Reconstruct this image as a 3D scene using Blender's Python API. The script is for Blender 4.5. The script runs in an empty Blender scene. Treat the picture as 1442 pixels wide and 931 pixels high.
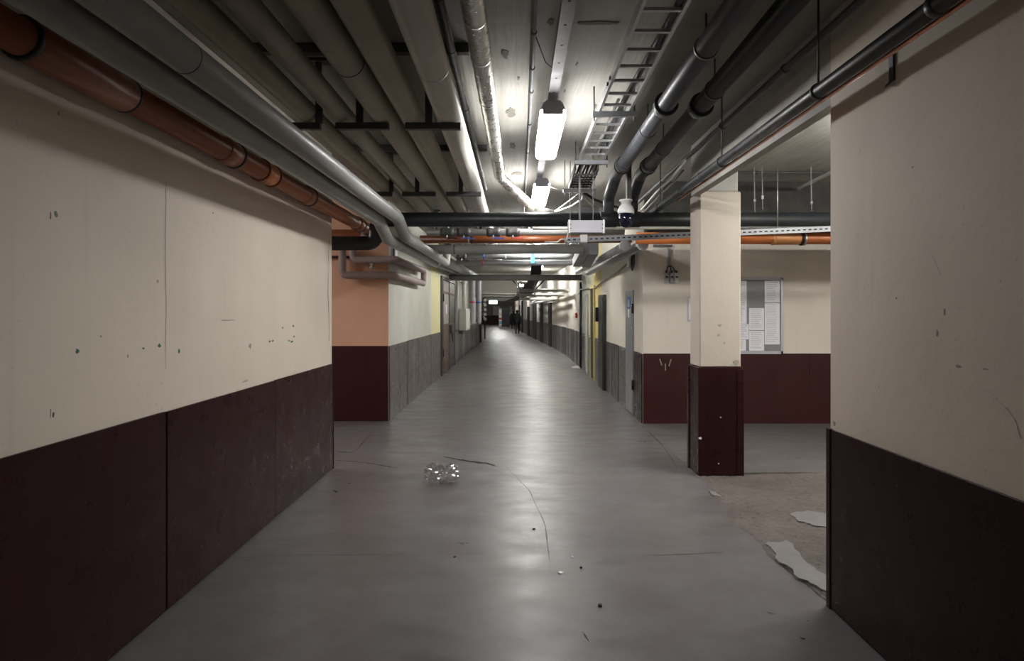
import bpy, bmesh, math, random
from mathutils import Vector, Matrix
random.seed(7)
# ------------------------------------------------------------------ scene, camera, world, exposure
sc = bpy.context.scene
COL = sc.collection
CAMH, F, VX, VY = 1.7, 961.0, 727.0, 438.0       # eye height, focal length in px of 1442, vanishing point
cam_d = bpy.data.cameras.new('camera'); cam = bpy.data.objects.new('camera', cam_d); COL.objects.link(cam)
cam.location = (0, 0, CAMH); cam.rotation_euler = (math.pi/2, 0, 0)
cam_d.sensor_width = 36; cam_d.lens = 36*F/1442
cam_d.shift_x = -(VX-721)/1442; cam_d.shift_y = -(465.5-VY)/1442
cam_d.clip_start = .05; cam_d.clip_end = 200
sc.camera = cam
w = bpy.data.worlds.new('world'); sc.world = w; w.use_nodes = True
w.node_tree.nodes['Background'].inputs[0].default_value = (.55, .6, .7, 1)
w.node_tree.nodes['Background'].inputs[1].default_value = .0
sc.view_settings.view_transform = 'Standard'; sc.view_settings.look = 'None'
sc.view_settings.gamma = 1; sc.view_settings.use_curve_mapping = False
sc.view_settings.exposure = 1.15
LAMP = 26.0                                       # radiance of the fluorescent diffusers
CEIL = 3.40

def P(px, py, d):
    return Vector(((px-VX)/F*d, d, CAMH+(VY-py)/F*d))

# ------------------------------------------------------------------ materials
def mk(name):
    m = bpy.data.materials.new(name); m.use_nodes = True
    nt = m.node_tree
    return m, nt, nt.nodes['Principled BSDF']
def noise(nt, scale, vec=None, detail=5, rough=.6):
    n = nt.nodes.new('ShaderNodeTexNoise'); n.inputs['Scale'].default_value = scale
    n.inputs['Detail'].default_value = detail; n.inputs['Roughness'].default_value = rough
    if vec is not None: nt.links.new(vec, n.inputs['Vector'])
    return n.outputs['Fac']
def coords(nt, scale=(1,1,1)):
    t = nt.nodes.new('ShaderNodeTexCoord'); mp = nt.nodes.new('ShaderNodeMapping')
    mp.inputs['Scale'].default_value = scale
    nt.links.new(t.outputs['Object'], mp.inputs['Vector'])
    return mp.outputs['Vector']
def ramp(nt, fac, stops):
    r = nt.nodes.new('ShaderNodeValToRGB'); cr = r.color_ramp
    while len(cr.elements) < len(stops): cr.elements.new(.5)
    for e, (p, c) in zip(cr.elements, stops):
        e.position = p; e.color = (*c, 1) if len(c) == 3 else c
    nt.links.new(fac, r.inputs['Fac'])
    return r.outputs['Color']
def mixc(nt, fac, a, b, mode='MIX'):
    n = nt.nodes.new('ShaderNodeMix'); n.data_type = 'RGBA'; n.blend_type = mode
    for s, v in ((n.inputs[0], fac), (n.inputs[6], a), (n.inputs[7], b)):
        if hasattr(v, 'is_linked') or hasattr(v, 'links'): nt.links.new(v, s)
        elif isinstance(v, (int, float)): s.default_value = v
        else: s.default_value = (*v, 1)
    return n.outputs[2]
def maprange(nt, v, a, b, c, d):
    n = nt.nodes.new('ShaderNodeMapRange')
    for i, x in enumerate((a, b, c, d)): n.inputs[i+1].default_value = x
    nt.links.new(v, n.inputs[0]); return n.outputs[0]
def bump(nt, bs, h, strength, dist=.01):
    b = nt.nodes.new('ShaderNodeBump'); b.inputs['Strength'].default_value = strength
    b.inputs['Distance'].default_value = dist
    nt.links.new(h, b.inputs['Height']); nt.links.new(b.outputs['Normal'], bs.inputs['Normal'])
def sc3(c, k): return tuple(min(1, x*k) for x in c)

def basic(name, col, rough=.5, metal=0, var=.15, scale=6, bmp=0, stretch=(1,1,1), spec=None):
    m, nt, bs = mk(name)
    v = coords(nt, stretch)
    n = noise(nt, scale, v)
    nt.links.new(ramp(nt, n, [(.25, sc3(col, 1-var)), (.75, sc3(col, 1+var))]), bs.inputs['Base Color'])
    bs.inputs['Metallic'].default_value = metal
    n2 = noise(nt, scale*3, v)
    nt.links.new(maprange(nt, n2, .3, .7, max(.03, rough-.08), min(1, rough+.08)), bs.inputs['Roughness'])
    if spec is not None: bs.inputs['Specular IOR Level'].default_value = spec
    if bmp: bump(nt, bs, n2, bmp)
    return m

def paint(name, col, stain, dirt=.5):
    """old emulsion on plaster: broad blotches, faint vertical runs, scattered scuffs"""
    m, nt, bs = mk(name)
    v = coords(nt); vs = coords(nt, (6, 6, .35))
    big = noise(nt, 1.1, v, 6)
    c = mixc(nt, maprange(nt, big, .35, .72, 0, .55*dirt+.1), col, stain)
    runs = noise(nt, 2.2, vs, 3)
    c = mixc(nt, maprange(nt, runs, .58, .8, 0, .35*dirt), c, sc3(stain, .85))
    fine = noise(nt, 38, v, 3)
    patch = noise(nt, 2.7, v, 2)
    f = nt.nodes.new('ShaderNodeMath'); f.operation = 'MULTIPLY'
    nt.links.new(maprange(nt, fine, .66, .70, 0, 1), f.inputs[0]); nt.links.new(maprange(nt, patch, .5, .62, 0, .6*dirt), f.inputs[1])
    c = mixc(nt, f.outputs[0], c, sc3(stain, .35))
    nt.links.new(c, bs.inputs['Base Color'])
    bs.inputs['Roughness'].default_value = .7
    bump(nt, bs, noise(nt, 7, v, 4), .18, .02)
    return m

def gloss_paint(name, col, worn, rough=.36, spec=.5, bare=.0):
    """enamel on sheet metal with scratches and rubbed, paler areas"""
    m, nt, bs = mk(name)
    v = coords(nt); vs = coords(nt, (5, 5, .5))
    c = mixc(nt, maprange(nt, noise(nt, 1.6, v, 5), .35, .75, 0, .5), col, sc3(col, 1.7))
    c = mixc(nt, maprange(nt, noise(nt, 2.0, vs, 4), .52-bare*.25, .78-bare*.2, 0, .25+bare*.75), c, worn)
    c = mixc(nt, maprange(nt, noise(nt, 60, v, 2), .74, .77, 0, .5), c, sc3(worn, 1.8))
    nt.links.new(c, bs.inputs['Base Color'])
    nt.links.new(maprange(nt, noise(nt, 5, v, 4), .3, .7, rough-.08, rough+.12), bs.inputs['Roughness'])
    bs.inputs['Specular IOR Level'].default_value = spec
    bump(nt, bs, noise(nt, 3, v, 2), .12, .03)
    return m

M = {}
M['cream'] = paint('cream_wall_paint', (.64, .568, .478), (.47, .41, .34))
M['cream_grey'] = paint('greyed_cream_paint', (.50, .442, .38), (.385, .34, .288))
M['cream_light'] = paint('pale_wall_paint', (.72, .67, .59), (.52, .47, .40))
M['greywhite'] = paint('grey_white_wall_paint', (.60, .60, .54), (.40, .40, .35), .9)
M['yellow'] = paint('yellow_wall_paint', (.70, .58, .25), (.52, .42, .20), .6)
M['yellowish'] = paint('yellowish_wall_paint', (.66, .62, .36), (.50, .48, .30), .5)
M['peach'] = paint('peach_wall_paint', (.68, .385, .25), (.56, .31, .20), .3)
M['coffee'] = paint('grey_plaster', (.34, .33, .30), (.24, .23, .20))
M['maroon'] = gloss_paint('maroon_enamel', (.022, .0066, .0075), (.034, .014, .014), .30, .11)
M['maroon_red'] = gloss_paint('dark_red_enamel', (.034, .0072, .0076), (.05, .018, .018), .42, .25)
M['sheet'] = gloss_paint('worn_grey_brown_sheet', (.075, .058, .056), (.27, .25, .245), .34, bare=.45)
M['sheet_dark'] = gloss_paint('dark_grey_sheet', (.05, .045, .045), (.16, .15, .15), .38, bare=.3)
M['gap'] = basic('dark_joint', (.006, .005, .005), .9, var=.05)
M['pipe_grey'] = basic('grey_pipe_jacket', (.31, .315, .30), .38, 0, .10, 2.5, .04)
M['pipe_khaki'] = basic('khaki_pipe_jacket', (.37, .35, .275), .42, 0, .14, 2.5, .05)
M['pipe_white'] = basic('off_white_pipe_jacket', (.58, .57, .51), .33, 0, .08, 2.5, .04)
M['pipe_pale'] = basic('pale_grey_pipe', (.33, .34, .355), .35, 0, .08, 2.5)
M['pipe_lilac'] = basic('lilac_grey_foam_tube', (.30, .225, .22), .6, 0, .07, 4)
M['foil'] = basic('wrinkled_aluminium_foil', (.72, .71, .66), .30, .85, .08, 5, .9)
M['pvc_orange'] = basic('orange_brown_pvc', (.56, .17, .045), .36, 0, .12, 2)
M['pvc_light'] = basic('light_orange_pvc', (.68, .30, .11), .36, 0, .08, 2)
M['pvc_brown'] = basic('red_brown_pvc', (.27, .082, .028), .36, 0, .15, 2)
M['pe_black'] = basic('black_plastic_pipe', (.016, .019, .022), .42, 0, .2, 4)
M['pe_dark'] = basic('charcoal_plastic_pipe', (.055, .06, .068), .40, 0, .15, 3)
M['rubber'] = basic('black_rubber', (.012, .012, .013), .6)
M['steel'] = basic('galvanised_steel', (.52, .53, .54), .38, .8, .12, 8)
M['steel_dark'] = basic('dark_painted_steel', (.07, .07, .07), .5, .2, .2, 8)
M['channel'] = basic('dull_zinc_channel', (.17, .172, .175), .5, .1, .15, 5)
M['steel_grey'] = basic('grey_painted_steel', (.30, .31, .33), .45, .1, .15, 5)
M['rust'] = basic('rusty_steel', (.13, .082, .064), .7, .1, .5, 5, .3)
M['rust_pale'] = basic('flaking_pale_steel_paint', (.31, .28, .27), .6, 0, .5, 4, .3, (2, 2, .7))
M['copper'] = basic('copper_tube', (.62, .28, .17), .35, .7, .15, 6)
M['concrete'] = paint('raw_concrete', (.42, .41, .38), (.22, .21, .19), 1.0)
M['white_plastic'] = basic('white_plastic', (.75, .75, .74), .4, 0, .05, 4)
M['grey_plastic'] = basic('grey_plastic', (.42, .42, .46), .45, 0, .05, 4)
M['black_plastic'] = basic('black_plastic', (.015, .015, .018), .3, 0, .1, 4)
M['dome'] = basic('smoked_dome', (.006, .007, .018), .08, 0, .1, 4)
M['blue'] = basic('blue_enamel', (.03, .09, .45), .4)
M['blue_tag'] = basic('blue_label', (.10, .42, .85), .5)
M['red'] = basic('red_enamel', (.45, .03, .04), .4)
M['brass'] = basic('brass_fitting', (.65, .48, .22), .3, .8)
M['cable_black'] = basic('black_cable', (.02, .02, .022), .5)
M['cable_grey'] = basic('grey_cable', (.30, .29, .26), .5)
M['cable_white'] = basic('white_cable', (.72, .71, .68), .45)
M['frame'] = basic('grey_aluminium_frame', (.48, .48, .52), .4, .3, .05)
M['felt'] = basic('grey_felt_board', (.24, .245, .255), .9, 0, .06, 20)
M['paper'] = basic('white_paper', (.78, .77, .82), .7, 0, .03, 8)
M['paper_text'] = basic('pale_grey_print', (.55, .55, .60), .7, 0, .15, 60)
M['door_steel'] = gloss_paint('blue_grey_steel_door', (.20, .215, .23), (.32, .33, .34), .34)
M['door_dark'] = basic('dark_brown_black_door', (.035, .03, .028), .5, 0, .3, 3)
M['box_cream'] = basic('cream_enamel_box', (.62, .62, .57), .45, 0, .05, 3)
M['cloth'] = basic('black_cloth', (.012, .012, .016), .8, 0, .3, 10)
M['skin'] = basic('skin', (.32, .19, .13), .55)
M['hair'] = basic('dark_hair', (.012, .01, .009), .6)
M['green_chip'] = basic('dark_green_paint', (.02, .11, .065), .6)
M['floor_scuff'] = basic('rubbed_floor_mark', (.088, .076, .072), .6)
M['spall'] = basic('spalled_concrete', (.16, .15, .12), .9, 0, .3, 20)
M['dark_beam'] = basic('dark_beam_concrete', (.05, .048, .044), .9, 0, .4, 4)
M['soot'] = basic('dark_scuff', (.05, .055, .055), .8)
M['scuff'] = basic('grey_scuff', (.30, .27, .23), .8)

def ceiling_mat():
    m, nt, bs = mk('painted_concrete_slab')
    v = coords(nt); vs = coords(nt, (5, .25, 1))
    c = mixc(nt, maprange(nt, noise(nt, .9, v, 6), .3, .75, 0, .9), (.40, .39, .345), (.24, .235, .205))
    c = mixc(nt, maprange(nt, noise(nt, 1.4, vs, 3), .55, .75, 0, .35), c, (.14, .135, .115))
    c = mixc(nt, maprange(nt, noise(nt, 3.3, v, 5), .68, .74, 0, .6), c, (.10, .095, .075))
    nt.links.new(c, bs.inputs['Base Color']); bs.inputs['Roughness'].default_value = .75
    bump(nt, bs, noise(nt, 2.0, vs, 3), .35, .03)
    return m
M['ceiling'] = ceiling_mat()
def floor_mat(name, a, b, warm, r0, r1):
    m, nt, bs = mk(name)
    v = coords(nt); vs = coords(nt, (1, .5, 1)); vx = coords(nt, (.8, 1.6, 1))
    c = mixc(nt, maprange(nt, noise(nt, .55, v, 6), .3, .72, 0, 1), a, b)
    c = mixc(nt, maprange(nt, noise(nt, .8, vs, 4), .45, .72, 0, .55), c, warm)
    c = mixc(nt, maprange(nt, noise(nt, 3, vx, 6, .7), .60, .80, 0, .35), c, sc3(b, .65))
    c = mixc(nt, maprange(nt, noise(nt, 3.5, v, 8, .75), .42, .66, 0, .45), c, sc3(warm, .72))
    c = mixc(nt, maprange(nt, noise(nt, 9, v, 6, .7), .60, .72, 0, .22), c, sc3(a, 1.35))
    nt.links.new(c, bs.inputs['Base Color'])
    nt.links.new(maprange(nt, noise(nt, 2.2, vx, 6, .7), .3, .7, r0, r1), bs.inputs['Roughness'])
    bump(nt, bs, noise(nt, 5, v, 5), .05, .02)
    return m
M['floor'] = floor_mat('worn_grey_floor_paint', (.165, .158, .163), (.098, .092, .097), (.132, .104, .099), .27, .48)
def gravel_mat():
    m, nt, bs = mk('broken_gravelly_concrete')
    v = coords(nt)
    c = mixc(nt, maprange(nt, noise(nt, 1.6, v, 5), .35, .7, 0, 1), (.17, .142, .13), (.105, .088, .08))
    c = mixc(nt, maprange(nt, noise(nt, 26, v, 5, .75), .55, .68, 0, .8), c, (.035, .029, .026))
    c = mixc(nt, maprange(nt, noise(nt, 33, v, 4, .7), .63, .72, 0, .5), c, (.26, .24, .23))
    nt.links.new(c, bs.inputs['Base Color']); bs.inputs['Roughness'].default_value = .95
    bump(nt, bs, noise(nt, 24, v, 6, .75), .9, .03)
    return m
M['rough'] = gravel_mat()
M['mortar'] = basic('smooth_mortar', (.165, .157, .152), .7, 0, .15, 4, .2)
M['smoothfloor'] = floor_mat('side_room_floor', (.165, .156, .153), (.11, .103, .102), (.14, .118, .112), .32, .52)
M['crack'] = basic('dirt_filled_crack', (.035, .028, .024), .9)
def emis(name, col, s):
    m, nt, bs = mk(name)
    bs.inputs['Base Color'].default_value = (.8, .8, .8, 1)
    bs.inputs['Emission Color'].default_value = (*col, 1); bs.inputs['Emission Strength'].default_value = s
    return m
M['lamp'] = emis('lit_diffuser', (1.0, .98, .97), LAMP)
M['lamp_fill'] = emis('fill_lamp_diffuser', (1.0, .98, .97), LAMP*.35)  # weaker diffuser for the added lamp behind the camera
M['lamp_far'] = emis('lit_diffuser_far', (1.0, .985, .93), LAMP*1.6)
M['sign_lit'] = emis('lit_sign_panel', (.78, 1.0, .97), 5)
def film():
    m, nt, bs = mk('clear_plastic_film')
    out = nt.nodes['Material Output']
    tr = nt.nodes.new('ShaderNodeBsdfTransparent'); gl = nt.nodes.new('ShaderNodeBsdfGlossy')
    tr.inputs[0].default_value = (.93, .93, .95, 1)
    gl.inputs['Roughness'].default_value = .10
    lw = nt.nodes.new('ShaderNodeLayerWeight'); lw.inputs['Blend'].default_value = .35
    mx = nt.nodes.new('ShaderNodeMixShader')
    nt.links.new(maprange(nt, lw.outputs['Facing'], 0, 1, .10, .6), mx.inputs[0])
    nt.links.new(tr.outputs[0], mx.inputs[1]); nt.links.new(gl.outputs[0], mx.inputs[2])
    nt.links.new(mx.outputs[0], out.inputs['Surface'])
    return m
M['film'] = film()

# ------------------------------------------------------------------ geometry helpers
def fillet(pts, r, n=6):
    pts = [Vector(p) for p in pts]
    if len(pts) < 3 or r <= 0: return pts
    out = [pts[0]]
    for a, b, c in zip(pts, pts[1:], pts[2:]):
        u, v = (a-b), (c-b); lu, lv = u.length, v.length; u.normalize(); v.normalize()
        ang = u.angle(v)
        if ang > 3.05: out.append(b); continue
        d = min(r/math.tan(ang/2), lu*.48, lv*.48)
        p0, p1 = b+u*d, b+v*d
        for i in range(n+1):
            t = i/n; out.append(p0.lerp(b, t).lerp(b.lerp(p1, t), t))
    out.append(pts[-1]); return out

class MB:
    def __init__(s): s.v, s.f, s.sm = [], [], []
    def face(s, f, smooth=False): s.f.append(tuple(f)); s.sm.append(smooth)
    def box(s, x0, x1, y0, y1, z0, z1):
        b = len(s.v)
        s.v += [Vector(p) for p in ((x0,y0,z0),(x1,y0,z0),(x1,y1,z0),(x0,y1,z0),(x0,y0,z1),(x1,y0,z1),(x1,y1,z1),(x0,y1,z1))]
        for q in ((0,3,2,1),(4,5,6,7),(0,1,5,4),(1,2,6,5),(2,3,7,6),(3,0,4,7)): s.face([b+i for i in q])
        return s
    def obox(s, c, ax, ay, az, hx, hy, hz):
        b = len(s.v); c = Vector(c); ax, ay, az = (Vector(a).normalized() for a in (ax, ay, az))
        for sz in (-1, 1):
            for sx, sy in ((-1,-1),(1,-1),(1,1),(-1,1)): s.v.append(c+ax*hx*sx+ay*hy*sy+az*hz*sz)
        for q in ((0,3,2,1),(4,5,6,7),(0,1,5,4),(1,2,6,5),(2,3,7,6),(3,0,4,7)): s.face([b+i for i in q])
        return s
    def bar(s, a, b, wd, h, up=(0,0,1)):
        a, b = Vector(a), Vector(b); d = (b-a); L = d.length; d.normalize()
        sd = d.cross(Vector(up)).normalized(); u = sd.cross(d)
        return s.obox((a+b)/2, d, sd, u, L/2, wd/2, h/2)
    def tube(s, pts, r, n=16, caps=True, ry=None):
        pts = [Vector(p) for p in pts]; rings = []
        t0 = (pts[1]-pts[0]).normalized()
        up = Vector((0,0,1)) if abs(t0.z) < .9 else Vector((0,1,0))
        nrm = (up - t0*up.dot(t0)).normalized()
        rr = r if isinstance(r, (list, tuple)) else [r]*len(pts)
        for i, p in enumerate(pts):
            if i == 0: t = t0
            elif i == len(pts)-1: t = (pts[-1]-pts[-2]).normalized()
            else: t = ((pts[i+1]-p).normalized()+(p-pts[i-1]).normalized()).normalized()
            nrm = (nrm - t*nrm.dot(t)).normalized(); bi = t.cross(nrm)
            b = len(s.v); rings.append(b)
            for k in range(n):
                a = 2*math.pi*k/n; s.v.append(p + (nrm*math.cos(a)+bi*math.sin(a))*rr[i])
        for a, b in zip(rings, rings[1:]):
            for k in range(n): s.face((a+k, a+(k+1)%n, b+(k+1)%n, b+k), True)
        if caps:
            s.face([rings[0]+k for k in range(n)][::-1]); s.face([rings[-1]+k for k in range(n)])
        return s
    def lathe(s, c, prof, n=24, axis='Z'):
        c = Vector(c); rings = []
        for (r, h) in prof:
            b = len(s.v); rings.append(b)
            for k in range(n):
                a = 2*math.pi*k/n; x, y = r*math.cos(a), r*math.sin(a)
                s.v.append(c + (Vector((x, y, h)) if axis == 'Z' else Vector((x, h, y)) if axis == 'Y' else Vector((h, x, y))))
        for a, b in zip(rings, rings[1:]):
            for k in range(n): s.face((a+k, a+(k+1)%n, b+(k+1)%n, b+k), True)
        s.face([rings[0]+k for k in range(n)][::-1]); s.face([rings[-1]+k for k in range(n)])
        return s
    def prism(s, poly, a, b):
        """polygon points (Vectors) extruded from offset a to offset b (Vectors)"""
        a, b = Vector(a), Vector(b); n = len(poly); k = len(s.v)
        s.v += [Vector(p)+a for p in poly] + [Vector(p)+b for p in poly]
        s.face([k+i for i in range(n)][::-1]); s.face([k+n+i for i in range(n)])
        for i in range(n): s.face((k+i, k+(i+1)%n, k+n+(i+1)%n, k+n+i))
        return s

BASE = {}
def setp(o, label=None, cat=None, group=None, kind=None):
    for k, v in (('label', label), ('category', cat), ('group', group), ('kind', kind)):
        if v: o[k] = v
    return o
def thing(name, label, cat, loc=(0,0,0), group=None):
    o = bpy.data.objects.new(name, None); COL.objects.link(o); o.location = loc; o.empty_display_size = .1
    BASE[o.name] = Vector(loc)
    return setp(o, label, cat, group)
def struct(name):
    o = bpy.data.objects.new(name, None); COL.objects.link(o); BASE[o.name] = Vector((0,0,0)); o['kind'] = 'structure'
    return o
def add(name, mb, mat, parent=None, loc=None, bev=0, label=None):
    off = Vector((0,0,0)); lp = Vector((0,0,0))
    if parent is not None: off = BASE[parent.name]
    if loc is not None: lp = Vector(loc) - off; off = Vector(loc)
    me = bpy.data.meshes.new(name)
    me.from_pydata([v-off for v in mb.v], [], mb.f)
    for p, s in zip(me.polygons, mb.sm): p.use_smooth = s
    me.materials.append(M[mat] if isinstance(mat, str) else mat)
    if bev <= 0 or any(mb.sm):
        bm = bmesh.new(); bm.from_mesh(me); bmesh.ops.recalc_face_normals(bm, faces=bm.faces); bm.to_mesh(me); bm.free()
    else:
        bm = bmesh.new(); bm.from_mesh(me); bmesh.ops.recalc_face_normals(bm, faces=bm.faces)
        bmesh.ops.bevel(bm, geom=bm.edges[:], offset=bev, segments=1, affect='EDGES', clamp_overlap=True)
        bm.to_mesh(me); bm.free()
    me.update()
    o = bpy.data.objects.new(name, me); COL.objects.link(o)
    if parent is not None: o.parent = parent
    o.location = lp; BASE[o.name] = off
    if label: o['label'] = label
    return o
def single(name, mb, mat, label, cat, loc, group=None, bev=0):
    return setp(add(name, mb, mat, None, loc, bev), label, cat, group)
def twin(o, parent, loc):
    """another object that shares o's mesh (pieces that look alike)"""
    c = o.copy(); COL.objects.link(c); c.parent = parent; c.location = Vector(loc) - BASE[parent.name]; BASE[c.name] = Vector(loc)
    return c
def on_path(pts, axis, val):
    for a, b in zip(pts, pts[1:]):
        lo, hi = sorted((a[axis], b[axis]))
        if lo <= val <= hi and hi-lo > 1e-6:
            t = (val-a[axis])/(b[axis]-a[axis]); return Vector(a).lerp(Vector(b), t), (Vector(b)-Vector(a)).normalized()
    raise ValueError((axis, val))
def pipe(name, label, pts, r, mat, cat='pipe', group=None, bend=.16, n=20, collars=(), hangers=(), axis=1, caps=True):
    """collars: (position along axis, length, radius, material, part name); hangers: positions of rod hangers up to the ceiling"""
    pts = [Vector(p) for p in pts]
    t = thing(name, label, cat, pts[0], group)
    path = fillet(pts, bend)
    add('pipe_body', MB().tube(path, r, n, caps), mat, t)
    for (pos, L, cr, cm, cn) in collars:
        p, d = on_path(pts, axis, pos)
        mb = MB(); e = min(.012, L*.2)
        mb.tube([p-d*L/2, p-d*(L/2-e), p+d*(L/2-e), p+d*L/2], [cr-e*.7, cr, cr, cr-e*.7], n)
        add(cn, mb, cm, t)
    for h in hangers:
        p, d = on_path(pts, axis, h)
        hr = add('hanger_rod', MB().tube([p+Vector((0,0,r)), Vector((p.x, p.y, CEIL))], .006, 6), 'steel_dark', t)
        add('hanger_clamp', MB().tube([p-d*.012, p+d*.012], r+.006, n), 'steel_dark', hr)
    return t

# ------------------------------------------------------------------ floor
fl = struct('floor')
add('floor_slab', MB().box(-8, 8, -4, 92, -.12, 0), 'floor', fl)
# side-room floor behind the broken strip
mb = MB(); edge = []
for i in range(41):
    x = 1.86+i*(7-1.86)/40; edge.append(Vector((x, 7.16+.015*math.sin(x*5)+random.uniform(-.012, .012), 0)))
mb.prism(edge+[Vector((7, 10.27, 0)), Vector((1.86, 10.27, 0))], (0,0,-.02), (0,0,.006))
add('side_floor', mb, 'smoothfloor', fl)
# rough broken strip: uneven grid with a ragged left edge
mb = MB(); nx, ny = 74, 66
for j in range(ny+1):
    y = 3.2+(7.165-3.2)*j/ny
    ex = 1.80+.05*math.sin(y*2.1)+.03*math.sin(y*7.7)+random.uniform(-.014, .014)
    for i in range(nx+1):
        x = ex+(5.6-ex)*(i/nx)**1.4
        e = min(1, min(i, 3)/3, min(j, ny-j, 2)/2+.2)
        z = .0015+e*(.006+random.uniform(-.003, .007)+.004*math.sin(x*4+y*3))
        mb.v.append(Vector((x, y, z)))
for j in range(ny):
    for i in range(nx):
        a = j*(nx+1)+i; mb.face((a, a+1, a+nx+2, a+nx+1))
add('broken_concrete_strip', mb, 'rough', fl, label='rough gravelly broken concrete strip')
def blob_patch(name, pts, z, mat, jit=.02):
    out = []
    for a, b in zip(pts, pts[1:]+pts[:1]):
        for i in range(5):
            q = Vector(a).lerp(Vector(b), i/5); out.append(Vector((q.x+random.uniform(-jit, jit), q.y+random.uniform(-jit, jit), 0)))
    return add(name, MB().prism(out, (0,0,.001), (0,0,z)), mat, fl)
def G(px, py): d = CAMH*F/(py-VY); return (*P(px, py, d).xy, 0)
blob_patch('mortar_patch', [G(1079,768), G(1110,764), G(1140,796), G(1176,826), G(1168,838), G(1128,818), G(1100,795)], .018, 'mortar')
blob_patch('mortar_patch', [G(1110,726), G(1140,722), G(1200,732), G(1200,750), G(1150,744), G(1125,737)], .020, 'mortar')
blob_patch('mortar_patch', [G(998,692), G(1012,697), G(1016,702), G(1002,699)], .015, 'mortar', .006)
def crack(pts, wd, mat='crack', parent=None, z=.0012):
    mb = MB(); L = []; R = []
    P2 = []
    for a, b in zip(pts, pts[1:]):
        for i in range(6): P2.append(Vector(a).lerp(Vector(b), i/6))
    P2.append(Vector(pts[-1])); n = len(P2)
    for i, p in enumerate(P2):
        t = (P2[min(n-1, i+1)]-P2[max(0, i-1)]).normalized(); sd = Vector((-t.y, t.x, 0))
        k = wd*(.35+.65*random.random())*min(1, (i+.3)/3, (n-1-i+.3)/3); off = sd*random.uniform(-.4, .4)*wd
        L.append(p+off+sd*k); R.append(p+off-sd*k)
    for i in range(n-1):
        b = len(mb.v); mb.v += [Vector((q.x, q.y, z)) for q in (L[i], L[i+1], R[i+1], R[i])]; mb.face((b, b+1, b+2, b+3))
    return add('floor_crack', mb, mat, parent or fl)
crack([G(467,648), G(500,650), G(530,654), G(562,660)], .02)
crack([G(467,635), G(488,637), G(500,637)], .022)
crack([G(500,637), G(512,622), G(526,608)], .008)
crack([G(624,643), G(648,648), G(684,652), G(700,657)], .03)
crack([G(640,646), G(660,650), G(690,654)], .035)
crack([G(896,621), G(906,622), G(917,622)], .02); crack([G(904,622), G(914,624)], .012)
crack([G(468,691), G(476,694)], .03); crack([G(486,682), G(495,680)], .02)
crack([G(905,600), G(935,630), G(955,660)], .005)
crack([G(900,783), G(960,781), G(1022,778)], .005)
crack([G(280,787), G(420,782), G(600,781), G(720,779)], .004, 'floor_scuff')
crack([G(705,650), G(745,690), G(768,740), G(775,800)], .006, 'floor_scuff')
crack([G(620,661), G(760,662), G(830,660)], .004, 'floor_scuff')
crack([G(1079,768), G(1100,795), G(1128,818), G(1150,835), G(1170,852)], .012)
crack([G(1030,669), G(1080,668), G(1170,667)], .02, 'crack', None, .012)
crack([G(1078,862), G(1092,866)], .012); crack([G(820,890), G(830,905)], .01)

# ------------------------------------------------------------------ ceiling of concrete slabs
ce = struct('ceiling')
add('ceiling_backing', MB().box(-8, 8, -4.2, 92, CEIL+.05, CEIL+.2), 'gap', ce)
y = -4.95; first = None
while y < 90:
    j = .007 if not 3 < y < 5 else .012
    add('ceiling_slab', MB().box(-8, 8, max(y, -4.2)+.006, min(y+4.5, 92)-.006, CEIL, CEIL+.06), 'ceiling', ce, loc=(0, y, CEIL))
    y += 4.49
# spalled spots and torn joint on the slabs
def ceil_spot(px, py, wpx, hpx, mat='spall'):
    d = (CEIL-CAMH)*F/(VY-py); c = P(px, py, d); poly = []
    rx = wpx/2/F*d; ry = hpx/2*d*d/((CEIL-CAMH)*F)
    for k in range(12):
        a = 2*math.pi*k/12; s = random.uniform(.6, 1.2); poly.append(Vector((c.x+rx*s*math.cos(a), c.y+ry*s*math.sin(a), CEIL)))
    add('spalled_spot', MB().prism(poly, (0,0,-.004), (0,0,.002)), mat, ce)
for a in ((711,76,11,14),(719,158,14,12),(722,205,10,10),(728,244,16,5),(845,32,60,5),(775,30,10,8)): ceil_spot(*a)
for a in ((795,128,3,5),(730,110,4,6),(812,90,3,6),(838,150,3,8)): ceil_spot(*a)

# ------------------------------------------------------------------ walls
def panels_y(parent, x, sgn, ys, z0, z1, mat, t=.014, gap=.014, rivets=False):
    """dado sheets on a wall that runs along Y; sgn = side the sheets stand out to"""
    for a, b in zip(ys, ys[1:]):
        k = random.uniform(-.002, .003)
        o = add('dado_panel', MB().box(min(x, x+sgn*(t+k)), max(x, x+sgn*(t+k)), a+gap/2, b-gap/2, z0, z1+random.uniform(-.004, .004)), mat, parent, bev=.0025)
        if rivets:
            rb = MB(); xx = x+sgn*(t+k)
            for zz in (z0+.09, z0+(z1-z0)*.52, z1-.06):
                for q in range(6):
                    yy = a+.1+(b-a-.2)*q/5; rb.lathe((xx-.001*sgn, yy, zz), [(.009, 0), (.007, sgn*.005)], 6, 'X')
            r = add('rivet', rb, 'steel_dark', o); r['kind'] = 'stuff'
def panels_x(parent, y, sgn, xs, z0, z1, mat, t=.014, gap=.006):
    for a, b in zip(xs, xs[1:]):
        k = random.uniform(-.002, .003)
        add('dado_panel', MB().box(a+gap/2, b-gap/2, min(y, y+sgn*(t+k)), max(y, y+sgn*(t+k)), z0, z1), mat, parent, bev=.0025)

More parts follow.
